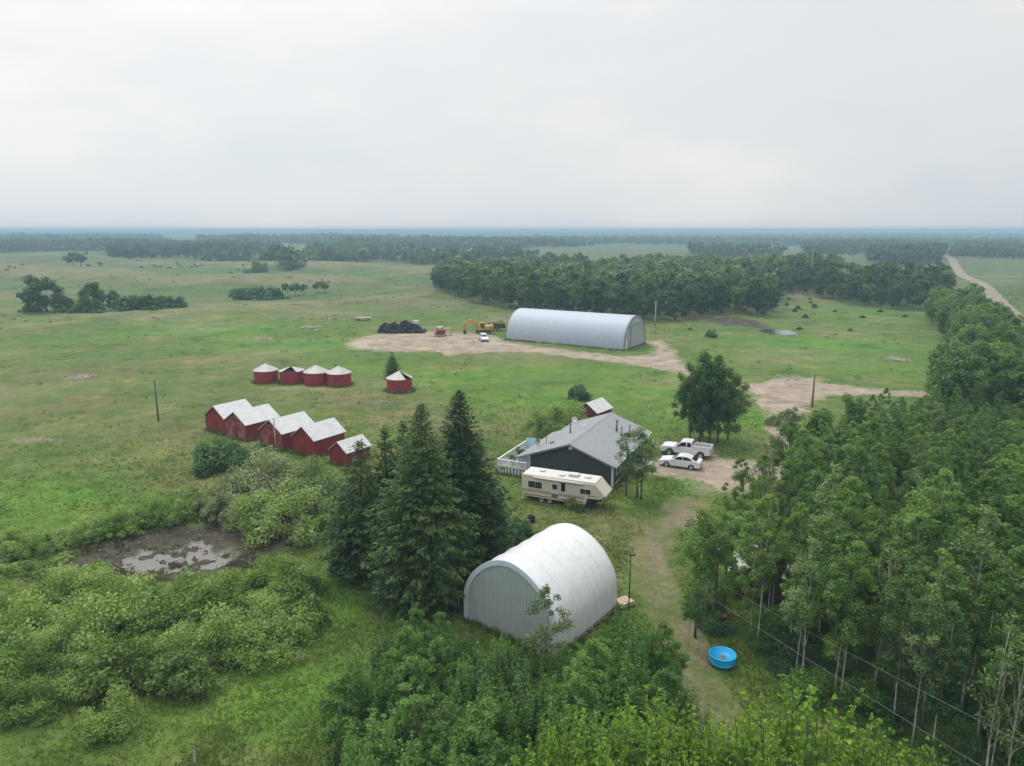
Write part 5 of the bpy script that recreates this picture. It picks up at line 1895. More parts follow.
def wall_grass():
    """contact shade grass and weeds added at the foot of the buildings to act as contact shadow"""
    rng = np.random.default_rng(29)
    P = np.array(FOOT)
    P = np.repeat(P, 3, 0) + rng.normal(size=(len(P) * 3, 2)) * 0.16
    keep = hash_noise(P[:, 0], P[:, 1], 1.1, 51) + rng.normal(size=len(P)) * 0.15 > 0.36
    P = P[keep]
    n = len(P)
    P0 = np.stack([P[:, 0], P[:, 1], terrain(P[:, 0], P[:, 1]) - 0.02], 1)
    out_ = []
    for k in range(3):
        h = rng.uniform(0.15, 0.55, n)
        d = rng.normal(size=(n, 2))
        b = P0 + np.stack([rng.normal(size=n) * 0.08, rng.normal(size=n) * 0.08, np.zeros(n)], 1)
        s_ = unit(np.stack([d[:, 1], -d[:, 0], np.zeros(n)], 1)) * rng.uniform(0.03, 0.07, n)[:, None]
        out_.append(np.stack([b - s_, b + s_, b + np.stack([d[:, 0] * h * 0.3, d[:, 1] * h * 0.3, h], 1)], 1))
    m = foliage('contact shade grass', [(0.080, 0.140, 0.030), (0.120, 0.185, 0.045), (0.190, 0.225, 0.085)], 0.4, 0.4, 0.5)
    o = bpy.data.objects.new('wall_grass', np_mesh('wall_grass', np.concatenate(out_), 3, m))
    C.objects.link(o)
    tag(o, 'contact shade grass added to darken the foot of the buildings', 'grass', kind='stuff')


wall_grass()

# ------------------------------------------------------------------ cattle
def cow_mesh():
    J = {'pel': (-0.75, 0, 1.10, .30), 'bel': (-0.1, 0, 1.02, .37), 'che': (0.55, 0, 1.05, .33), 'nec': (0.95, 0, 1.12, .2), 'hed': (1.28, 0, 0.98, .14), 'muz': (1.55, 0, 0.78, .09),
         'tai': (-1.05, 0, 1.15, .07), 'ta2': (-1.14, 0, 0.6, .03), 'ea1': (1.2, .2, 1.08, .04), 'ea2': (1.2, -.2, 1.08, .04)}
    E_ = [('pel', 'bel'), ('bel', 'che'), ('che', 'nec'), ('nec', 'hed'), ('hed', 'muz'), ('pel', 'tai'), ('tai', 'ta2'), ('hed', 'ea1'), ('hed', 'ea2')]
    for s, n in ((1, 'l'), (-1, 'r')):
        J['kn' + n] = (-0.62, .2 * s, .78, .15)
        J['ho' + n] = (-0.86, .2 * s, .45, .07)
        J['hf' + n] = (-0.80, .2 * s, .03, .06)
        J['fk' + n] = (0.55, .2 * s, .45, .075)
        J['sh' + n] = (0.52, .18 * s, .78, .14)
        J['ff' + n] = (0.56, .2 * s, .03, .06)
        E_ += [('pel', 'kn' + n), ('kn' + n, 'ho' + n), ('ho' + n, 'hf' + n), ('che', 'sh' + n), ('sh' + n, 'fk' + n), ('fk' + n, 'ff' + n)]
    ks = list(J)
    me = bpy.data.meshes.new('cow')
    me.from_pydata([J[k][:3] for k in ks], [(ks.index(a), ks.index(b)) for a, b in E_], [])
    o = bpy.data.objects.new('cow_build', me)
    C.objects.link(o)
    md = o.modifiers.new('s', 'SKIN')
    for i, k in enumerate(ks):
        me.skin_vertices[0].data[i].radius = (J[k][3], J[k][3])
        me.skin_vertices[0].data[i].use_root = k == 'pel'
    o.modifiers.new('d', 'SUBSURF').levels = 1
    dg = bpy.context.evaluated_depsgraph_get()
    r = bpy.data.meshes.new_from_object(o.evaluated_get(dg))
    bpy.data.objects.remove(o)
    bpy.data.meshes.remove(me)
    r.materials.clear()
    r.materials.append(M['cow'])
    r.polygons.foreach_set('use_smooth', [True] * len(r.polygons))
    return r


COW = cow_mesh()
for (zx, zy) in ((16, 146), (27, 149), (38, 147), (57, 147), (92, 148), (345, 142), (350, 146), (395, 128), (505, 114), (515, 117), (540, 124), (557, 123), (558, 152), (608, 146), (620, 150), (635, 148), (664, 152), (674, 152),
                 (698, 134), (702, 142), (713, 149), (755, 147), (768, 140), (775, 143), (792, 141), (853, 138), (858, 137), (908, 143), (922, 138), (938, 142), (944, 141), (957, 143), (968, 142), (982, 143)):
    x, y, z = G(zx / 3.938, 230 + zy / 3.938)
    o = bpy.data.objects.new('cow', COW)
    C.objects.link(o)
    o.location = (x, y, z)
    o.rotation_euler = (0, 0, random.choice((0, PI)) + random.uniform(-0.7, 0.7))
    s = random.uniform(0.95, 1.2)
    o.scale = (s, s, s)
    tag(o, 'black cow grazing in the herd spread over the far pasture', 'cow', 'black cattle in the far pasture')

# ------------------------------------------------------------------ vegetation
RV = np.random.default_rng(77)
CT = ('crown', 'trunk')
LS = ('leaves', 'stems')

# spruces
SPR = [spruce_proto(31, 14.0, 3.5, 0.235, 86, 17, 62), spruce_proto(32, 14.0, 3.2, 0.235, 86, 17, 60), spruce_proto(33, 9.0, 2.7, 0.26, 44, 12, 40), spruce_proto(34, 9.0, 1.8, 0.24, 44, 10, 30)]
SG = 'spruces in the clump beside the white arch shed'
for (px, pyb, pyt, k, ref, wsc, lab) in (
        (424, 610, 401, 0, 14.0, 1.16, 'big dark spruce nearest the white arch shed, in front of the tallest one'),
        (461, 586, 388, 1, 14.0, 1.20, 'tallest dark spruce of the clump, rising behind the arch shed'),
        (362, 583, 438, 2, 9.0, 1.02, 'shorter broad spruce on the pond side of the clump'),
        (387, 573, 424, 3, 9.0, 1.15, 'slim spruce with a thin spire between the broad and big spruces'),
        (405, 566, 418, 3, 9.0, 1.15, 'slim spruce almost hidden behind the big front spruce'),
        (341, 578, 492, 2, 9.0, 0.8, 'low young spruce at the outer foot of the clump towards the pond'),
        (492, 578, 480, 2, 9.0, 0.9, 'small spruce squeezed between the tallest spruce and the lawn')):
    x, y, z = G(px, pyb)
    y += 1.2
    h = height_to(x, y, pyt)
    s = h / ref
    plant('spruce_tree', lab, 'spruce', SPR[k], x, y, s, wid=s * wsc, group=SG)
x, y, z = G(393, 383)
s = height_to(x, y + 3.5, 351) / 9.0
plant('spruce_tree', 'little lone spruce just behind the lone red bin', 'spruce', SPR[2], x - 0.6, y + 3.5, s, wid=s * 1.15)

# shrubs -------------------------------------------------------------
WIL = [shrub_proto(40 + i, 2.5, 2.1, 42, 8500, 0.092, M['willow_leaf'], (0.42, 0.78)) for i in range(4)]
GWI = [shrub_proto(50 + i, 3.0, 2.4, 54, 8500, 0.10, M['grey_leaf'] if i else M['willow_leaf'], (0.40, 0.75), M['willow_leaf'] if i else M['grey_leaf']) for i in range(2)] + [shrub_proto(52, 2.4, 2.2, 50, 5200, 0.12, M['grey_leaf'], (0.35, 0.6))]
DSH = [shrub_proto(60 + i, 2.4, 1.8, 40, 3600, 0.16, M['dark_leaf'], (0.38, 0.7)) for i in range(2)]
OSH = [shrub_proto(65, 2.2, 1.8, 40, 3600, 0.14, M['olive_leaf'], (0.35, 0.65))]
LOW = [shrub_proto(70 + i, 1.3, 1.6, 34, 2400, 0.12, M['willow_leaf'], (0.25, 0.45)) for i in range(2)]
FSH = [shrub_proto(80 + i, 3.0, 3.4, 30, 900, 0.50, M['dark_leaf'], (0.7, 1.2)) for i in range(2)]

THICK = gp([(-80, 622), (0, 612), (60, 600), (110, 596), (150, 606), (190, 614), (225, 606), (262, 590), (305, 588), (318, 600), (296, 624), (272, 652), (246, 678), (190, 694), (140, 702), (80, 706), (0, 706), (-80, 708)])
for i, (x, y) in enumerate(scatter(THICK, 2.15, RV)):
    s = RV.uniform(0.80, 1.50)
    k = int(RV.integers(0, 7))
    pr = WIL[k] if k < 4 else (OSH[0] if k == 4 else WIL[2] if k == 5 else WIL[1])
    plant('willow_shrub', 'leafy willow shrub in the dense thicket below the pond', 'shrub', pr, x, y, s, wid=s * RV.uniform(0.85, 1.1), group='willow shrubs in the thicket below the pond', parts=LS)
for (px, py, s, pr, lab) in (
        (112, 726, 0.85, WIL[1], 'rounded pale green shrub standing alone in front of the willow thicket'),
        (300, 604, 1.05, OSH[0], 'grey olive shrub at the spruce end of the willow thicket'),
        (34, 712, 0.9, WIL[2], 'willow shrub bulging out at the thicket foot next to the lone pale shrub')):
    x, y, z = G(px, py)
    plant('willow_shrub', lab, 'shrub', pr, x, y, s, parts=LS)

big = [((292, 528), 1.30, 1.30, 0, 'grey green willow dome, front middle of the big clump above the pond'), ((318, 512), 1.22, 1.1, 1, 'willow dome at the spruce side of the big clump above the pond'),
       ((270, 505), 1.40, 1.25, 1, 'tallest willow dome, top of the big clump below the granaries'), ((244, 500), 1.1, 1.1, 2, 'pale grey willow dome on the west shoulder of the big clump'),
       ((222, 518), 0.85, 1.0, 2, 'lower pale grey willow at the west foot of the big clump'), ((336, 526), 0.8, 0.9, 0, 'small willow dome at the spruce foot of the big clump'),
       ((300, 496), 1.15, 1.1, 0, 'bright topped willow dome at the back of the big clump'), ((255, 524), 1.0, 1.0, 0, 'willow dome overhanging the mud at the front of the big clump'),
       ((200, 514), 0.55, 0.9, 2, 'lowest grey willow trailing west from the big clump')]
for (px, py), s, w, k, lab in big:
    x, y, z = G(px, py)
    s *= 1.3
    plant('willow_shrub', lab, 'shrub', GWI[k], x, y, s, wid=s * w * 0.88, group='willows in the big clump above the pond', parts=LS)
for (px, py, s, w, lab) in ((226, 468, 1.75, 0.8, 'dark green bush in front of the peeling granary, its taller half'), (248, 470, 1.35, 0.85, 'dark green bush in front of the peeling granary, its lower half'), (208, 474, 0.8, .9, 'knee high dark bush at the foot of the bush before the granaries')):
    x, y, z = G(px, py)
    plant('green_bush', lab, 'shrub', DSH[px % 2], x, y, s, wid=s * w, group='dark bushes before the granaries', parts=LS)
hedge = []
for k in range(34):
    t_ = k / 33
    hx_ = -20 + 232 * t_
    hy_ = 562 - 58 * t_ ** 1.15
    hedge.append((hx_ + RV.normal() * 3, hy_ + RV.normal() * 3, RV.uniform(0.5, 0.95)))
hedge += [(20, 572, .7), (45, 574, .6), (-5, 575, .7), (64, 560, .5), (250, 512, .6)]
for px, py, s in hedge:
    x, y, z = G(px, py)
    plant('low_shrub', 'low olive green shrub in the broken row along the far pond bank', 'shrub', (LOW + [DSH[0], WIL[0], LOW[0]])[int(RV.integers(0, 5))], x, y, s * RV.uniform(0.9, 1.2), wid=s * 1.15, group='low shrubs along the far pond bank', parts=LS)
for (px, py, s, w, pr, lab) in (
        (541, 437, 1.35, 0.95, WIL[1], 'bright hedge shrub behind the house roof, nearer the deck'),
        (557, 433, 1.75, 0.85, WIL[0], 'tall hedge shrub behind the house roof, in the middle'),
        (574, 431, 1.5, 0.9, WIL[2], 'hedge shrub behind the house roof, nearest the red shed'),
        (578, 399, 1.15, 0.85, DSH[0], 'loose grey green bush standing behind the little red shed'),
        (510, 540, 0.85, 1.0, DSH[1], 'dark bush between the spruces and the ridge of the arch shed'),
        (524, 534, 0.6, 0.9, DSH[0], 'small dark bush behind the arch shed ridge, lawn side'),
        (573, 509, 0.62, 0.55, WIL[0], 'small leafy bush growing against the trailer side'),
        (580, 512, 0.42, 0.5, DSH[0], 'knee high bush at the trailer hitch'),
        (742, 405, 0.75, 1.0, GWI[2], 'pale grey bush beside the big poplar clump'),
        (728, 408, 0.9, 1.0, DSH[1], 'dark bush leaning on the big poplar clump'),
        (711, 337, 1.0, 0.9, DSH[0], 'round dark bush alone in the meadow beyond the gravel fork'),
        (790, 420, 0.8, 1.0, GWI[2], 'pale bush beside the timber utility pole'),
        (775, 425, 0.7, 1.0, GWI[2], 'pale bush at the gravel bend before the pole'),
        (640, 476, 0.45, 0.6, GWI[2], 'pale flowering bush beside the house step')):
    x, y, z = G(px, py)
    plant('garden_bush', lab, 'shrub', pr, x, y, s, wid=s * w, parts=LS)
scr = gp([(688, 300), (720, 296), (790, 294), (830, 304), (810, 320), (785, 312), (740, 316), (700, 314)])
for (x, y) in scatter(scr, 9.0, RV, 26):
    s = RV.uniform(0.2, 0.5)
    plant('meadow_bush', 'low green scrub bush in the wet meadow before the far woods', 'shrub', FSH[int(RV.integers(0, 2))], x, y, s, wid=s * 0.8, group='scrub bushes in the wet meadow', parts=LS)
for (px, py) in ((905, 317), (880, 312), (862, 318), (800, 330), (835, 312), (690, 330), (935, 320), (850, 331)):
    x, y, z = G(px, py)
    s = RV.uniform(0.18, 0.36)
    plant('meadow_bush', 'small scrub bush scattered on the green slope beyond the drive', 'shrub', FSH[px % 2], x, y, s, group='scrub bushes on the green slope', parts=LS)

# broad trees --------------------------------------------------------
CLUMP = [broad_proto(90 + i, 9.0, 2.6, 0.14, 46, 8500, 0.16, M['poplar_leaf'], M['bark'], 0.14, 1, (0.45, 0.95)) for i in range(2)]
for (px, py, h, lab) in ((690, 441, 9.6, 'leftmost trunk of the big poplar clump behind the pickup'), (700, 443, 11.2, 'tall poplar near the middle of the clump behind the pickup'), (709, 444, 11.8, 'tallest poplar of the clump behind the pickup'),
                         (718, 443, 10.6, 'poplar on the gravel side of the clump behind the pickup'), (728, 440, 9.0, 'short outer poplar of the clump, nearest the drive'), (702, 437, 10.6, 'rear poplar hidden in the clump behind the pickup')):
    x, y, z = G(px, py)
    s = h / 9.0
    plant('poplar_tree', lab, 'tree', CLUMP[px % 2], x, y, s, wid=s * 0.80, group='poplars in the clump behind the pickup')
AIRY = [aspen_proto(95 + i, 7.0, 1.7, 0.36, 26, 1900, 0.12, M['grey_leaf'] if i == 0 else M['poplar_leaf'], M['bark'], 0.12, (0.4, 0.75)) for i in range(2)]
for (px, py, h, lab, k) in ((626, 496, 6.6, 'airy thin tree closest to the house corner trim', 1), (637, 497, 7.4, 'airy thin tree in the middle of three at the house corner', 0), (641, 499, 6.8, 'airy thin tree on the lawn edge at the house corner', 1)):
    x, y, z = G(px, py)
    plant('yard_tree', lab, 'tree', AIRY[k], x, y, h / 7.0, group='thin trees at the house corner')

# right hand aspen grove ----------------------------------------------
ASP = [aspen_proto(100 + i, 11.0, 1.75, 0.30 + 0.04 * i, 62, 13000, 0.086, M['aspen_leaf'], M['aspen_bark'], 0.060, (0.24, 0.55), shell=0.65) for i in range(5)]
ASPD = [aspen_proto(108 + i, 11.0, 1.8, 0.32, 60, 12500, 0.087, M['poplar_leaf'], M['aspen_bark'], 0.062, (0.26, 0.58), shell=0.6) for i in range(2)]
ASPG = [aspen_proto(112, 11.0, 1.6, 0.42, 26, 3600, 0.11, M['silver_leaf'], M['aspen_bark'], 0.060, (0.35, 0.7), nbranch=16)]
ASPB = [aspen_proto(115 + i, 10.0, 1.6, 0.35, 30, 700, 0.11, M['silver_leaf'], M['aspen_bark'], 0.06, (0.3, 0.7), nbranch=24) for i in range(2)]
BRD = [broad_proto(118 + i, 8.5, 2.2, 0.22, 44, 9500, 0.115, M['aspen_leaf'] if i else M['olive_leaf'], M['bark'], 0.11, 1 + i, (0.4, 0.85)) for i in range(2)]
OLV = [broad_proto(120, 7.0, 2.0, 0.2, 26, 5000, 0.17, M['olive_leaf'], M['bark'], 0.12, 2, (0.5, 0.9))]
UND = [shrub_proto(125 + i, 2.4, 1.7, 40, 3600, 0.13, M['dark_leaf'] if i else M['thicket_leaf'], (0.4, 0.75)) for i in range(2)]
SHED = (hx + 1.3, hy + 0.4)


PAIL = G(723.5, 625)


def clear_of_shed(x, y):
    if abs(x - PAIL[0]) < 0.7 and -3.5 < y - PAIL[1] < 0.6:
        return False
    dx_, dy_ = x - SHED[0], y - SHED[1]
    if -3.6 < dx_ < 4.2 and -1.6 < dy_ < 6.5:
        return False
    if -2.4 < dx_ < -0.9 and -5 < dy_ < 0:
        return False
    return True


GROVE = gp([(792, 506), (770, 524), (735, 545), (716, 575), (704, 605), (716, 632), (752, 650), (785, 676), (800, 695), (850, 712), (905, 745), (960, 775), (1075, 830), (1160, 760), (1160, 560), (1130, 470), (1080, 428), (1000, 424), (930, 428), (875, 440), (840, 470)])
ag = scatter(GROVE, 1.98, RV, 300, clear_of_shed)
for i, (x, y) in enumerate(ag):
    q = RV.random()
    d = math.hypot(x, y)
    left = poly_dist(np.array([x]), np.array([y]), GROVE)[0] > -2.5
    h = RV.uniform(6.8, 10.6) * (1.0 + 0.16 * float(sstep(52, 40, y))) * (0.85 if left and x < 20 else 1.0) * (1.0 - 0.34 * float(sstep(52, 85, y)))
    if q < 0.66:
        pr = ASP[int(RV.integers(0, 5))]
    elif q < 0.86:
        pr = ASPD[int(RV.integers(0, 2))]
    elif q < 0.95:
        pr = ASPG[0]
    else:
        pr = ASPB[int(RV.integers(0, 2))]
        h *= 0.9
    if y > 42 and RV.random() < 0.13:
        k = int(RV.random() < 0.7)
        pr, h = BRD[k], h * 0.88
    if pr is ASPG[0]:
        lab, gr = 'thin grey leaved aspen scattered among the greener ones of the grove', 'grey aspens in the grove'
    elif pr in ASPB:
        lab, gr = 'nearly bare pale aspen standing among the leafy grove', 'bare aspens in the grove'
    elif pr in ASPD:
        lab, gr = 'dark green aspen in the dense grove beside the wheel track', 'dark aspens in the grove'
    elif pr in BRD:
        lab, gr = ('round crowned olive green tree among the aspens of the grove', 'olive round trees in the grove') if pr is BRD[0] else ('round crowned fresh green tree among the aspens of the grove', 'green round trees in the grove')
    else:
        lab, gr = 'tall green aspen with a pale trunk in the dense grove beside the wheel track', 'green aspens in the grove'
    s = h / (8.5 if pr in BRD else 11.0)
    plant('round_tree' if pr in BRD else 'aspen_tree', lab, 'tree' if pr in BRD else 'aspen', pr, x, y, s, wid=s * RV.uniform(0.9, 1.15), group=gr)
for (px, py, h, pr, lab) in ((801, 693, 9.6, ASPG[0], 'white trunked aspen at the very front of the grove, past the blue tank'), (840, 708, 10.0, ASP[1], 'white trunked aspen next along the front of the grove, under the wires'),
                             (985, 790, 9.4, ASPB[1], 'bare white branched aspen at the near corner of the grove, under the wires'), (1003, 800, 9.0, ASPB[0], 'bare white aspen closest to the camera in the grove'),
                             (912, 745, 9.0, ASPG[0], 'slim pale trunk standing at the grove front between leafy aspens'),
                             (688, 646, 4.8, ASP[2], 'short bushy aspen in front of the wire pole, outermost over the wheel track'), (750, 640, 7.0, ASP[0], 'leafy aspen standing right in front of the brown shed wall'), (766, 630, 7.6, ASP[4], 'leafy aspen covering the right half of the brown shed'), (699, 650, 5.2, ASPD[0], 'short dark aspen beside the wire pole at the grove edge'), (704, 618, 7.0, ASP[3], 'taller aspen just behind the red pail')):
    x, y, z = G(px, py)
    plant('aspen_tree', lab, 'aspen', pr, x, y, h / (10.0 if pr in ASPB else 11.0))
# darker, thicker trees at the back of the grove beside the gravel
for (px, py, h, pr, lab) in ((792, 496, 8.4, CLUMP[0], 'dark round poplar beside the gravel, outermost at the back of the grove'), (806, 498, 9.4, CLUMP[1], 'tall dark poplar beside the gravel at the back of the grove'),
                             (822, 502, 9.0, CLUMP[0], 'dark poplar with bare lower trunk, innermost by the gravel'), (782, 480, 6.6, AIRY[0], 'thin pale tree over the gravel turnaround'), (768, 486, 5.6, AIRY[0], 'small thin tree at the edge of the gravel turnaround'),
                             (862, 484, 6.6, OLV[0], 'yellowish olive tree among the dark poplars behind the grove'), (880, 492, 6.0, OLV[0], 'lower yellowish olive tree next to the taller olive one'), (848, 462, 8.2, CLUMP[1], 'dark poplar behind the olive trees'),
                             (756, 512, 5.2, AIRY[1], 'wispy young tree at the grove edge near the sedan')):
    x, y, z = G(px, py)
    ref = 9.0 if pr in CLUMP else (7.0)
    s = h / ref
    plant('poplar_tree' if pr in CLUMP else 'edge_tree', lab, 'tree', pr, x, y, s, wid=s * 0.85)
# undergrowth at the grove front
for (x, y) in scatter(gp([(700, 612), (722, 640), (760, 655), (800, 702), (860, 722), (930, 760), (1000, 800), (1080, 800), (1000, 720), (900, 690), (840, 640), (820, 560), (790, 520), (770, 530), (740, 550), (722, 575)]), 1.7, RV, 170, clear_of_shed):
    s = RV.uniform(0.35, 0.85)
    plant('understorey_shrub', 'low dark shrub crowded under the front aspens of the grove', 'shrub', UND[int(RV.integers(0, 2))], x, y, s, group='shrubs under the aspen grove', parts=LS)

# woods along the road -------------------------------------------------
RDW = [broad_proto(130 + i, 10.5, 2.9, 0.10, 44, 5000, 0.27, M['aspen_leaf'] if i % 2 else M['poplar_leaf'], M['aspen_bark'], 0.13, 1, (0.7, 1.3)) for i in range(4)]
W3 = gp([(930, 318), (962, 312), (990, 319), (1012, 333), (1060, 362), (1130, 420), (1160, 440), (1060, 432), (985, 424), (940, 426), (948, 400), (962, 372), (950, 345)])


def off_road(x, y):
    return line_dist(np.array([x]), np.array([y]), ROAD)[0] > 11


for (x, y) in scatter(W3, 4.3, RV, 110, off_road):
    s = RV.uniform(0.75, 1.08)
    plant('roadside_tree', 'bushy poplar in the belt of trees between meadow and gravel road', 'tree', RDW[int(RV.integers(0, 4))], x, y, s, wid=s * RV.uniform(0.95, 1.2), group='poplars between the meadow and the road')
W4 = gp([(1018, 300), (1035, 284), (1110, 288), (1150, 320), (1100, 345), (1048, 322)])
for (x, y) in scatter(W4, 6.0, RV, 40, off_road):
    s = RV.uniform(0.8, 1.1)
    plant('roadside_tree', 'poplar in the wood across the gravel road', 'tree', RDW[int(RV.integers(0, 4))], x, y, s, wid=s * 1.15, group='poplars across the gravel road')

# foreground thicket ----------------------------------------------------
THI = [shoot_proto(140 + i, 5.0, 1.25, 15, 13000, 0.065, M['thicket_leaf'], M['bark'], 0.34) for i in range(2)] + [aspen_proto(143 + i, 5.0, 1.3, 0.12, 56, 13000, 0.065, M['thicket_leaf'], M['bark'], 0.045, (0.18, 0.42), 0.8, shell=0.6) for i in range(2)]
THD = [shoot_proto(146, 5.0, 1.1, 14, 7500, 0.085, M['poplar_leaf'], M['bark'], 0.30)]
BRI = [shoot_proto(150 + i, 5.0, 1.35, 26, 16000, 0.056, M['bright_leaf'], M['bark'], 0.21) for i in range(3)]
FORE = gp([(418, 672), (452, 668), (500, 672), (560, 688), (606, 676), (640, 664), (668, 690), (672, 720), (690, 770), (690, 850), (560, 900), (420, 900), (330, 820), (356, 740), (384, 700)])
ft = scatter(FORE, 1.25, RV, 150)
for (x, y) in ft:
    k = int(RV.integers(0, 6))
    pr = THI[k % 4] if k < 5 else THD[0]
    h = RV.uniform(3.2, 5.6)
    if -3.5 < x < 3.5 and y > 34.5:
        h *= 0.74
    s = h / 5.0
    plant('young_poplar', 'leafy young poplar in the thicket before the arch shed', 'tree', pr, x, y, s, wid=s * RV.uniform(1.05, 1.3), group='young poplars before the arch shed')
x, y, z = G(545, 690)
SAP = aspen_proto(155, 6.0, 1.25, 0.30, 34, 3600, 0.075, M['grey_leaf'], M['aspen_bark'], 0.055, (0.22, 0.42), 0.9)
s = height_to(x, y, 586) / 6.0
plant('birch_sapling', 'slender grey leaved sapling with a pale trunk right before the shed end wall', 'tree', SAP, x, y, s, wid=s * 1.15)
for (px, py, top) in ((560, 830, 722), (590, 845, 712), (625, 835, 703), (655, 850, 708), (690, 860, 722), (715, 850, 716), (745, 870, 724), (770, 860, 702), (795, 880, 728), (830, 890, 732), (865, 900, 738), (540, 860, 745), (905, 905, 752), (640, 880, 730), (700, 885, 735), (600, 890, 738), (760, 900, 738), (810, 900, 700)):
    x, y, z = G(px, py)
    h = height_to(x, y, top + RV.uniform(-4, 8))
    s = h / 4.3
    plant('bright_poplar', 'bright yellow green young poplar among the row closest to the camera', 'tree', BRI[int(RV.integers(0, 3))], x, y, s, wid=s * RV.uniform(0.95, 1.2), group='bright young poplars closest to the camera')

# trees in the pastures ---------------------------------------------------
PAS = [broad_proto(160 + i, 10.0, 4.6, 0.08, 34, 2600, 0.55, M['dark_leaf'], M['bark'], 0.25, 2, (1.0, 1.9)) for i in range(2)]
for (px, py, h, w, lab) in ((44, 312, 11.5, 1.05, 'biggest spreading dark tree of the pasture clump'), (94, 311, 9.2, 0.85, 'second tallest dark tree in the middle of the pasture clump'), (115, 309, 6.0, 0.75, 'small round tree of the pasture clump beside the second tallest')):
    x, y, z = G(px, py)
    s = h / 10.0
    plant('pasture_tree', lab, 'tree', PAS[px % 2], x, y, s, wid=s * w)
for (px, py, s) in ((72, 311, 1.4), (84, 312, 1.1), (100, 312, 1.2), (122, 310, 1.3), (135, 309, 1.4), (150, 309, 1.5), (163, 308, 1.25), (178, 307, 1.1), (30, 312, 1.0), (60, 312, 1.1)):
    x, y, z = G(px, py)
    plant('pasture_shrub', 'low dark shrub in the row trailing off the pasture clump', 'shrub', FSH[px % 2], x, y, s, wid=s * 0.95, group='shrubs of the pasture clump', parts=LS)
for (px, py, s) in ((243, 286, 1.6), (252, 286, 1.8), (260, 286, 1.9), (268, 286, 1.8), (276, 286, 1.5), (237, 285, 1.2)):
    x, y, z = G(px, py)
    plant('pasture_shrub', 'dark shrub in the long low island of shrubs in the pasture', 'shrub', FSH[px % 2], x, y, s, group='shrub island in the pasture', parts=LS)
SMT = [broad_proto(170 + i, 6.0, 2.1, 0.35, 16, 420, 0.55, M['dark_leaf'], M['bark'], 0.14, 1, (0.45, 0.95)) for i in range(2)]
for (px, py, h) in ((277, 297, 4.6), (288, 296, 6.2), (296, 296, 6.4), (304, 295, 5.2), (318, 293, 5.6), (325, 293, 6.2), (436, 292, 9.5), (446, 293, 10), (455, 296, 9)):
    x, y, z = G(px, py)
    s = h / 6.0
    plant('pasture_tree', 'small lollipop shaped tree in the short row across the pasture' if px < 400 else 'open crowned tree standing out at the near corner of the woods', 'tree', SMT[px % 2], x, y, s, wid=s * (1.1 if px < 400 else 0.8),
          group='small trees in the pasture row' if px < 400 else 'open trees at the corner of the woods')
for (px, py, h) in ((68, 267, 8), (74, 267, 11), (81, 267, 12), (100, 267, 4)):
    x, y, z = G(px, py)
    s = h / 6.0
    plant('pasture_tree', 'distant dark tree of the little clump among the cattle', 'tree', SMT[px % 2], x, y, s, wid=s * 1.25, group='tree clump among the cattle')
for (px, py, s) in ((268, 266, 4.0), (278, 266, 4.6), (288, 266, 4.3), (297, 265, 3.2), (258, 266, 2.8)):
    x, y, z = G(px, py)
    plant('pasture_shrub', 'rounded far bluff shrub standing before the distant forest', 'shrub', FSH[px % 2], x, y, s, wid=s * 1.0, group='bluff of shrubs before the distant forest', parts=LS)


# woods ----------------------------------------------------------------------
def tree_template(seed, h, r, base, n, size):
    rng = np.random.default_rng(seed)
    bl = []
    for i in range(9):
        u = unit(rng.normal(size=(1, 3)))[0] * rng.random() ** 0.4
        b_ = r * rng.uniform(0.38, 0.62)
        bl.append((u[0] * r * 0.75, u[1] * r * 0.75, min(h - b_ * 0.7, h * (base + (1 - base) * (0.5 + 0.5 * u[2]))), b_))
    V = blob_leaves(rng, bl, n, size, 0.4)
    # a plain stem so that gaps under the crown show a trunk
    w = 0.14
    S = np.array([[[-w, 0, 0], [w, 0, 0], [w * .6, 0, h * .7], [-w * .6, 0, h * .7]], [[0, -w, 0], [0, w, 0], [0, w * .6, h * .7], [0, -w * .6, h * .7]]])
    return V, S


def wood_mesh(name, pts, temps, smin, smax, label, lm, rng, stems=True, wj=(0.9, 1.25)):
    Vs, Ss = [], []
    for (x, y) in pts:
        V, S = temps[int(rng.integers(0, len(temps)))]
        a = rng.random() * 6.28
        s = rng.uniform(smin, smax)
        w = s * rng.uniform(*wj)
        c_, s_ = math.cos(a) * w, math.sin(a) * w
        Rm = np.array([[c_, s_, 0], [-s_, c_, 0], [0, 0, s]])
        o = np.array([x, y, tz(x, y) - 0.2])
        Vs.append(V @ Rm + o)
        if stems:
            Ss.append(S @ Rm + o)
    V = np.concatenate(Vs + Ss)
    me = np_mesh(name, V, 4, [lm, M['poplar_leaf'], M['aspen_bark']])
    if stems:
        nv = sum(len(v) for v in Vs)
        mi = np.zeros(len(V), np.int32)
        mi[nv:] = 2
        k0 = 0
        for v_ in Vs:
            if rng.random() < 0.35:
                mi[k0:k0 + len(v_)] = 1
            k0 += len(v_)
        me.polygons.foreach_set('material_index', mi)
    o = bpy.data.objects.new(name, me)
    C.objects.link(o)
    return tag(o, label, 'woodland', kind='stuff')


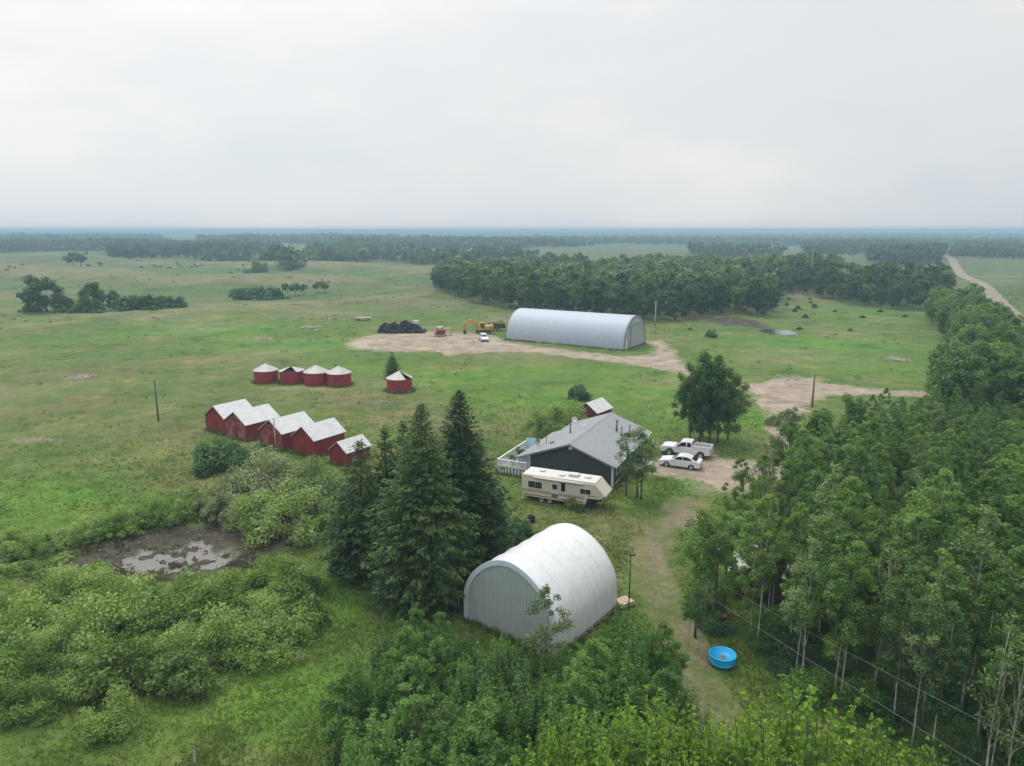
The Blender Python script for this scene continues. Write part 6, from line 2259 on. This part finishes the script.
W1 = gp([(434, 290), (455, 297), (482, 305), (520, 311), (565, 317), (610, 322), (645, 323.5), (690, 321), (722, 315), (768, 316), (779, 306), (784, 290), (790, 280), (770, 275), (720, 277), (690, 272), (600, 276), (540, 271), (490, 276), (440, 279)])
W2 = gp([(784, 292), (824, 299), (858, 306), (890, 309), (930, 311), (946, 303), (941, 288), (905, 287), (868, 293), (838, 288), (826, 276), (800, 274)])
WPR = [broad_proto(180 + i, 11.5, 2.6, 0.14, 30, 1500, 0.50, M['poplar_leaf'] if i == 3 else M['wood_leaf'], M['aspen_bark'], 0.13, 1, (0.8, 1.5)) for i in range(4)]
T1 = [tree_template(190 + i, 11.5, 3.3, 0.2, 160, 1.0) for i in range(4)]
p1 = scatter(W1, 5.0, RV, 3000)
p2 = scatter(W2, 5.0, RV, 1500)


def front_first(pts, poly, n):
    """the trees along the side of a wood that faces the yard"""
    P = np.array(pts)
    ang = np.arctan2(P[:, 0], P[:, 1])
    r = np.hypot(P[:, 0], P[:, 1])
    bins_ = np.floor(ang / 0.010).astype(int)
    score = np.zeros(len(P))
    for b in np.unique(bins_):
        k = np.nonzero(bins_ == b)[0]
        score[k[np.argsort(r[k])]] = np.arange(len(k))
    order = np.argsort(score * 1000 + r)
    return [pts[i] for i in order[:n]], [pts[i] for i in order[n:]]


f1, b1 = front_first(p1, W1, 150)
f2, b2 = front_first(p2, W2, 70)
for (x, y) in f1:
    s = RV.uniform(0.55, 1.12)
    plant('woodland_tree', 'poplar in the front rank of the woods behind the long arch shed', 'tree', WPR[int(RV.integers(0, 4))], x, y, s, wid=s * RV.uniform(0.95, 1.25), group='front poplars of the woods behind the long shed')
for (x, y) in f2:
    s = RV.uniform(0.55, 1.12)
    plant('woodland_tree', 'poplar in the front rank of the woods beyond the green slope', 'tree', WPR[int(RV.integers(0, 4))], x, y, s, wid=s * RV.uniform(0.95, 1.25), group='front poplars of the woods beyond the green slope')
wood_mesh('woodland', b1, T1, 0.55, 1.22, 'deep poplar woods spreading behind the long arch shed', M['wood_leaf'], RV)
wood_mesh('woodland', b2, T1, 0.55, 1.2, 'poplar woods beyond the green slope, up to the gravel road', M['wood_leaf'], RV)

T2 = [tree_template(200 + i, 12.0, 3.2, 0.12, 36, 2.6) for i in range(4)]
T3 = [tree_template(210 + i, 12.0, 7.0, 0.05, 26, 5.5) for i in range(4)]


def far_wood(px_poly, spacing, n, temps, label, patch=None, smin=0.7, smax=1.15, lim=5000):
    poly = gp(px_poly)
    pts = scatter(poly, spacing, RV, lim, (lambda x, y: float(hash_noise(x, y * 0.6, patch, 12 + int(patch))) > n) if patch else None, tries=8)
    if pts:
        wood_mesh('distant_woods', pts, temps, smin, smax, label, M['wood_leaf'], RV, stems=False)


far_wood([(-260, 257), (-20, 254.5), (105, 254), (112, 258.5), (180, 260), (250, 259.5), (250, 248), (-260, 247)], 7.5, 0, T2, 'dark distant forest edge beyond the grazing cattle', lim=4500)
far_wood([(235, 260), (300, 262), (380, 260), (430, 265), (462, 271), (480, 262), (420, 257), (250, 254)], 6.5, 0.25, T2, 'distant tree belt closing the back of the pasture', 60, lim=3000)
far_wood([(470, 262), (560, 258.5), (660, 258), (800, 261), (800, 253.5), (620, 252.5), (480, 256)], 7.5, 0.50, T2, 'distant woods rising behind the nearer poplar woods', 80, lim=3500)
far_wood([(868, 264), (905, 266), (938, 264), (944, 256), (900, 253), (872, 256)], 6.0, 0, T2, 'dark wood by the distant stretch of the gravel road', lim=2200)
far_wood([(948, 257), (1000, 259), (1200, 258), (1200, 247), (958, 248)], 7.5, 0.1, T2, 'distant woods across the road beyond the pale green field', 120, lim=3500)
far_wood([(810, 256), (870, 254), (930, 252), (940, 246), (800, 247)], 8.5, 0.42, T2, 'broken tree lines between the distant fields', 70, lim=1800)
far_wood([(-300, 247), (380, 247), (400, 241), (-300, 240)], 15, 0.33, T3, 'blue distant forest band across the plain, west part', 260, lim=4000)
far_wood([(330, 249), (560, 247), (800, 249), (1000, 247), (1300, 247), (1300, 240.5), (380, 240.5)], 15, 0.44, T3, 'blue distant forest band across the plain, east part', 240, lim=5000)
far_wood([(-350, 240), (1400, 240), (1400, 234.5), (-350, 234.5)], 30, 0.50, T3, 'faint hazy tree bands near the horizon', 900, 0.7, 1.0, lim=6000)
far_wood([(-350, 234.5), (1400, 234.5), (1400, 232.3), (-350, 232.3)], 60, 0.52, T3, 'palest tree bands at the horizon', 1600, 0.7, 1.0, lim=4000)

# ------------------------------------------------------------------ haze
hz = MB()
lowest = -16.0
hz.box((0, 0, (lowest + 31.0) / 2), (25600, 25600, 31.0 - lowest))
hm, nt, out = mat('smoky air')
pv = nt.nodes.new('ShaderNodeVolumePrincipled')
pv.inputs['Color'].default_value = (0.40, 0.56, 0.725, 1)
pv.inputs['Density'].default_value = HAZE_D
pv.inputs['Anisotropy'].default_value = 0.0
pv.inputs['Density Attribute'].default_value = ''
pv.inputs['Temperature Attribute'].default_value = ''
nt.links.new(pv.outputs[0], out.inputs['Volume'])
hm.cycles.homogeneous_volume = True
tag(hz.build('haze', hm), kind='stuff')

# ------------------------------------------------------------------ sky and sun
SUN_EL, SUN_AZ = R(60), R(-30)          # azimuth measured from the view direction, to the left
w = bpy.data.worlds.new('World')
bpy.context.scene.world = w
w.use_nodes = True
nt = w.node_tree
nt.nodes.clear()
out = nt.nodes.new('ShaderNodeOutputWorld')
bg = nt.nodes.new('ShaderNodeBackground')
sky = nt.nodes.new('ShaderNodeTexSky')
sky.sky_type = 'NISHITA'
sky.sun_disc = False
sky.sun_elevation = SUN_EL
sky.sun_rotation = SUN_AZ
sky.dust_density = 4.0
sky.ozone_density = 1.0
tc = nt.nodes.new('ShaderNodeTexCoord')
sep = nt.nodes.new('ShaderNodeSeparateXYZ')
nt.links.new(tc.outputs['Generated'], sep.inputs[0])
el = math_n(nt, 'MAXIMUM', sep.outputs[2], 0.0)
# smoke and high cloud: dimmer at the horizon, three times brighter overhead
lay = ramp(nt, el, [(0.0, (6.35, 6.58, 6.85)), (0.06, (6.6, 6.8, 7.02)), (0.16, (6.9, 7.0, 7.1)), (0.30, (7.35, 7.4, 7.42)), (0.55, (11.5, 11.6, 11.7)), (1.0, (SKY_TOP, SKY_TOP, SKY_TOP))])
mp = nt.nodes.new('ShaderNodeMapping')
mp.inputs['Scale'].default_value = (1.0, 1.0, 2.4)
mp.inputs['Location'].default_value = (0.31, 0.2, 0.1)
nt.links.new(tc.outputs['Generated'], mp.inputs[0])
n1 = noise(nt, mp.outputs[0], 2.1, 3, 0.5)
n2 = noise(nt, mp.outputs[0], 5.5, 6, 0.6)
cl = math_n(nt, 'ADD', math_n(nt, 'MULTIPLY', n1, 0.75), math_n(nt, 'MULTIPLY', n2, 0.25))
tint = ramp(nt, cl, [(0.36, (0.90, 0.95, 0.985)), (0.5, (0.995, 0.997, 0.99)), (0.62, (1.10, 1.08, 1.045))])
# the sun's side glows a little through the smoke
side = math_n(nt, 'MULTIPLY_ADD', sep.outputs[0], -0.10, 1.0)
lay = mix(nt, 1.0, lay, tint, 'MULTIPLY')
vm = nt.nodes.new('ShaderNodeVectorMath')
vm.operation = 'SCALE'
nt.links.new(lay, vm.inputs[0])
nt.links.new(side, vm.inputs['Scale'])
c = mix(nt, 0.90, sky.outputs[0], vm.outputs[0])
nt.links.new(c, bg.inputs['Color'])
bg.inputs['Strength'].default_value = 0.1
nt.links.new(bg.outputs[0], out.inputs[0])

sl_ = bpy.data.lights.new('sun', 'SUN')
sl_.energy = SUN_E
sl_.angle = R(16)
sl_.color = (1.0, 0.955, 0.89)
so = bpy.data.objects.new('sun', sl_)
C.objects.link(so)
d = Vector((math.sin(SUN_AZ) * math.cos(SUN_EL), math.cos(SUN_AZ) * math.cos(SUN_EL), math.sin(SUN_EL)))
so.rotation_euler = d.to_track_quat('Z', 'Y').to_euler()
so.location = d * 200

# ------------------------------------------------------------------ camera and render settings
cd = bpy.data.cameras.new('camera')
cd.sensor_width = 36
cd.lens = F_PX / 1024 * 36
cd.clip_start = 0.5
cd.clip_end = 40000
co = bpy.data.objects.new('camera', cd)
C.objects.link(co)
co.location = (0, 0, CAM_H)
co.rotation_euler = (PI / 2 - TILT, 0, 0)
sc = bpy.context.scene
sc.camera = co
sc.render.resolution_x, sc.render.resolution_y = 1024, 766
sc.view_settings.view_transform = 'Standard'
sc.view_settings.look = 'None'
sc.view_settings.gamma = 1
sc.view_settings.exposure = EXPO
sc.view_settings.use_curve_mapping = False
cy = sc.cycles
cy.max_bounces = 6
cy.diffuse_bounces = 3
cy.glossy_bounces = 2
cy.transmission_bounces = 3
cy.transparent_max_bounces = 4
cy.volume_bounces = 1
cy.caustics_reflective = False
cy.caustics_refractive = False
cy.use_denoising = True
cy.sample_clamp_indirect = 4
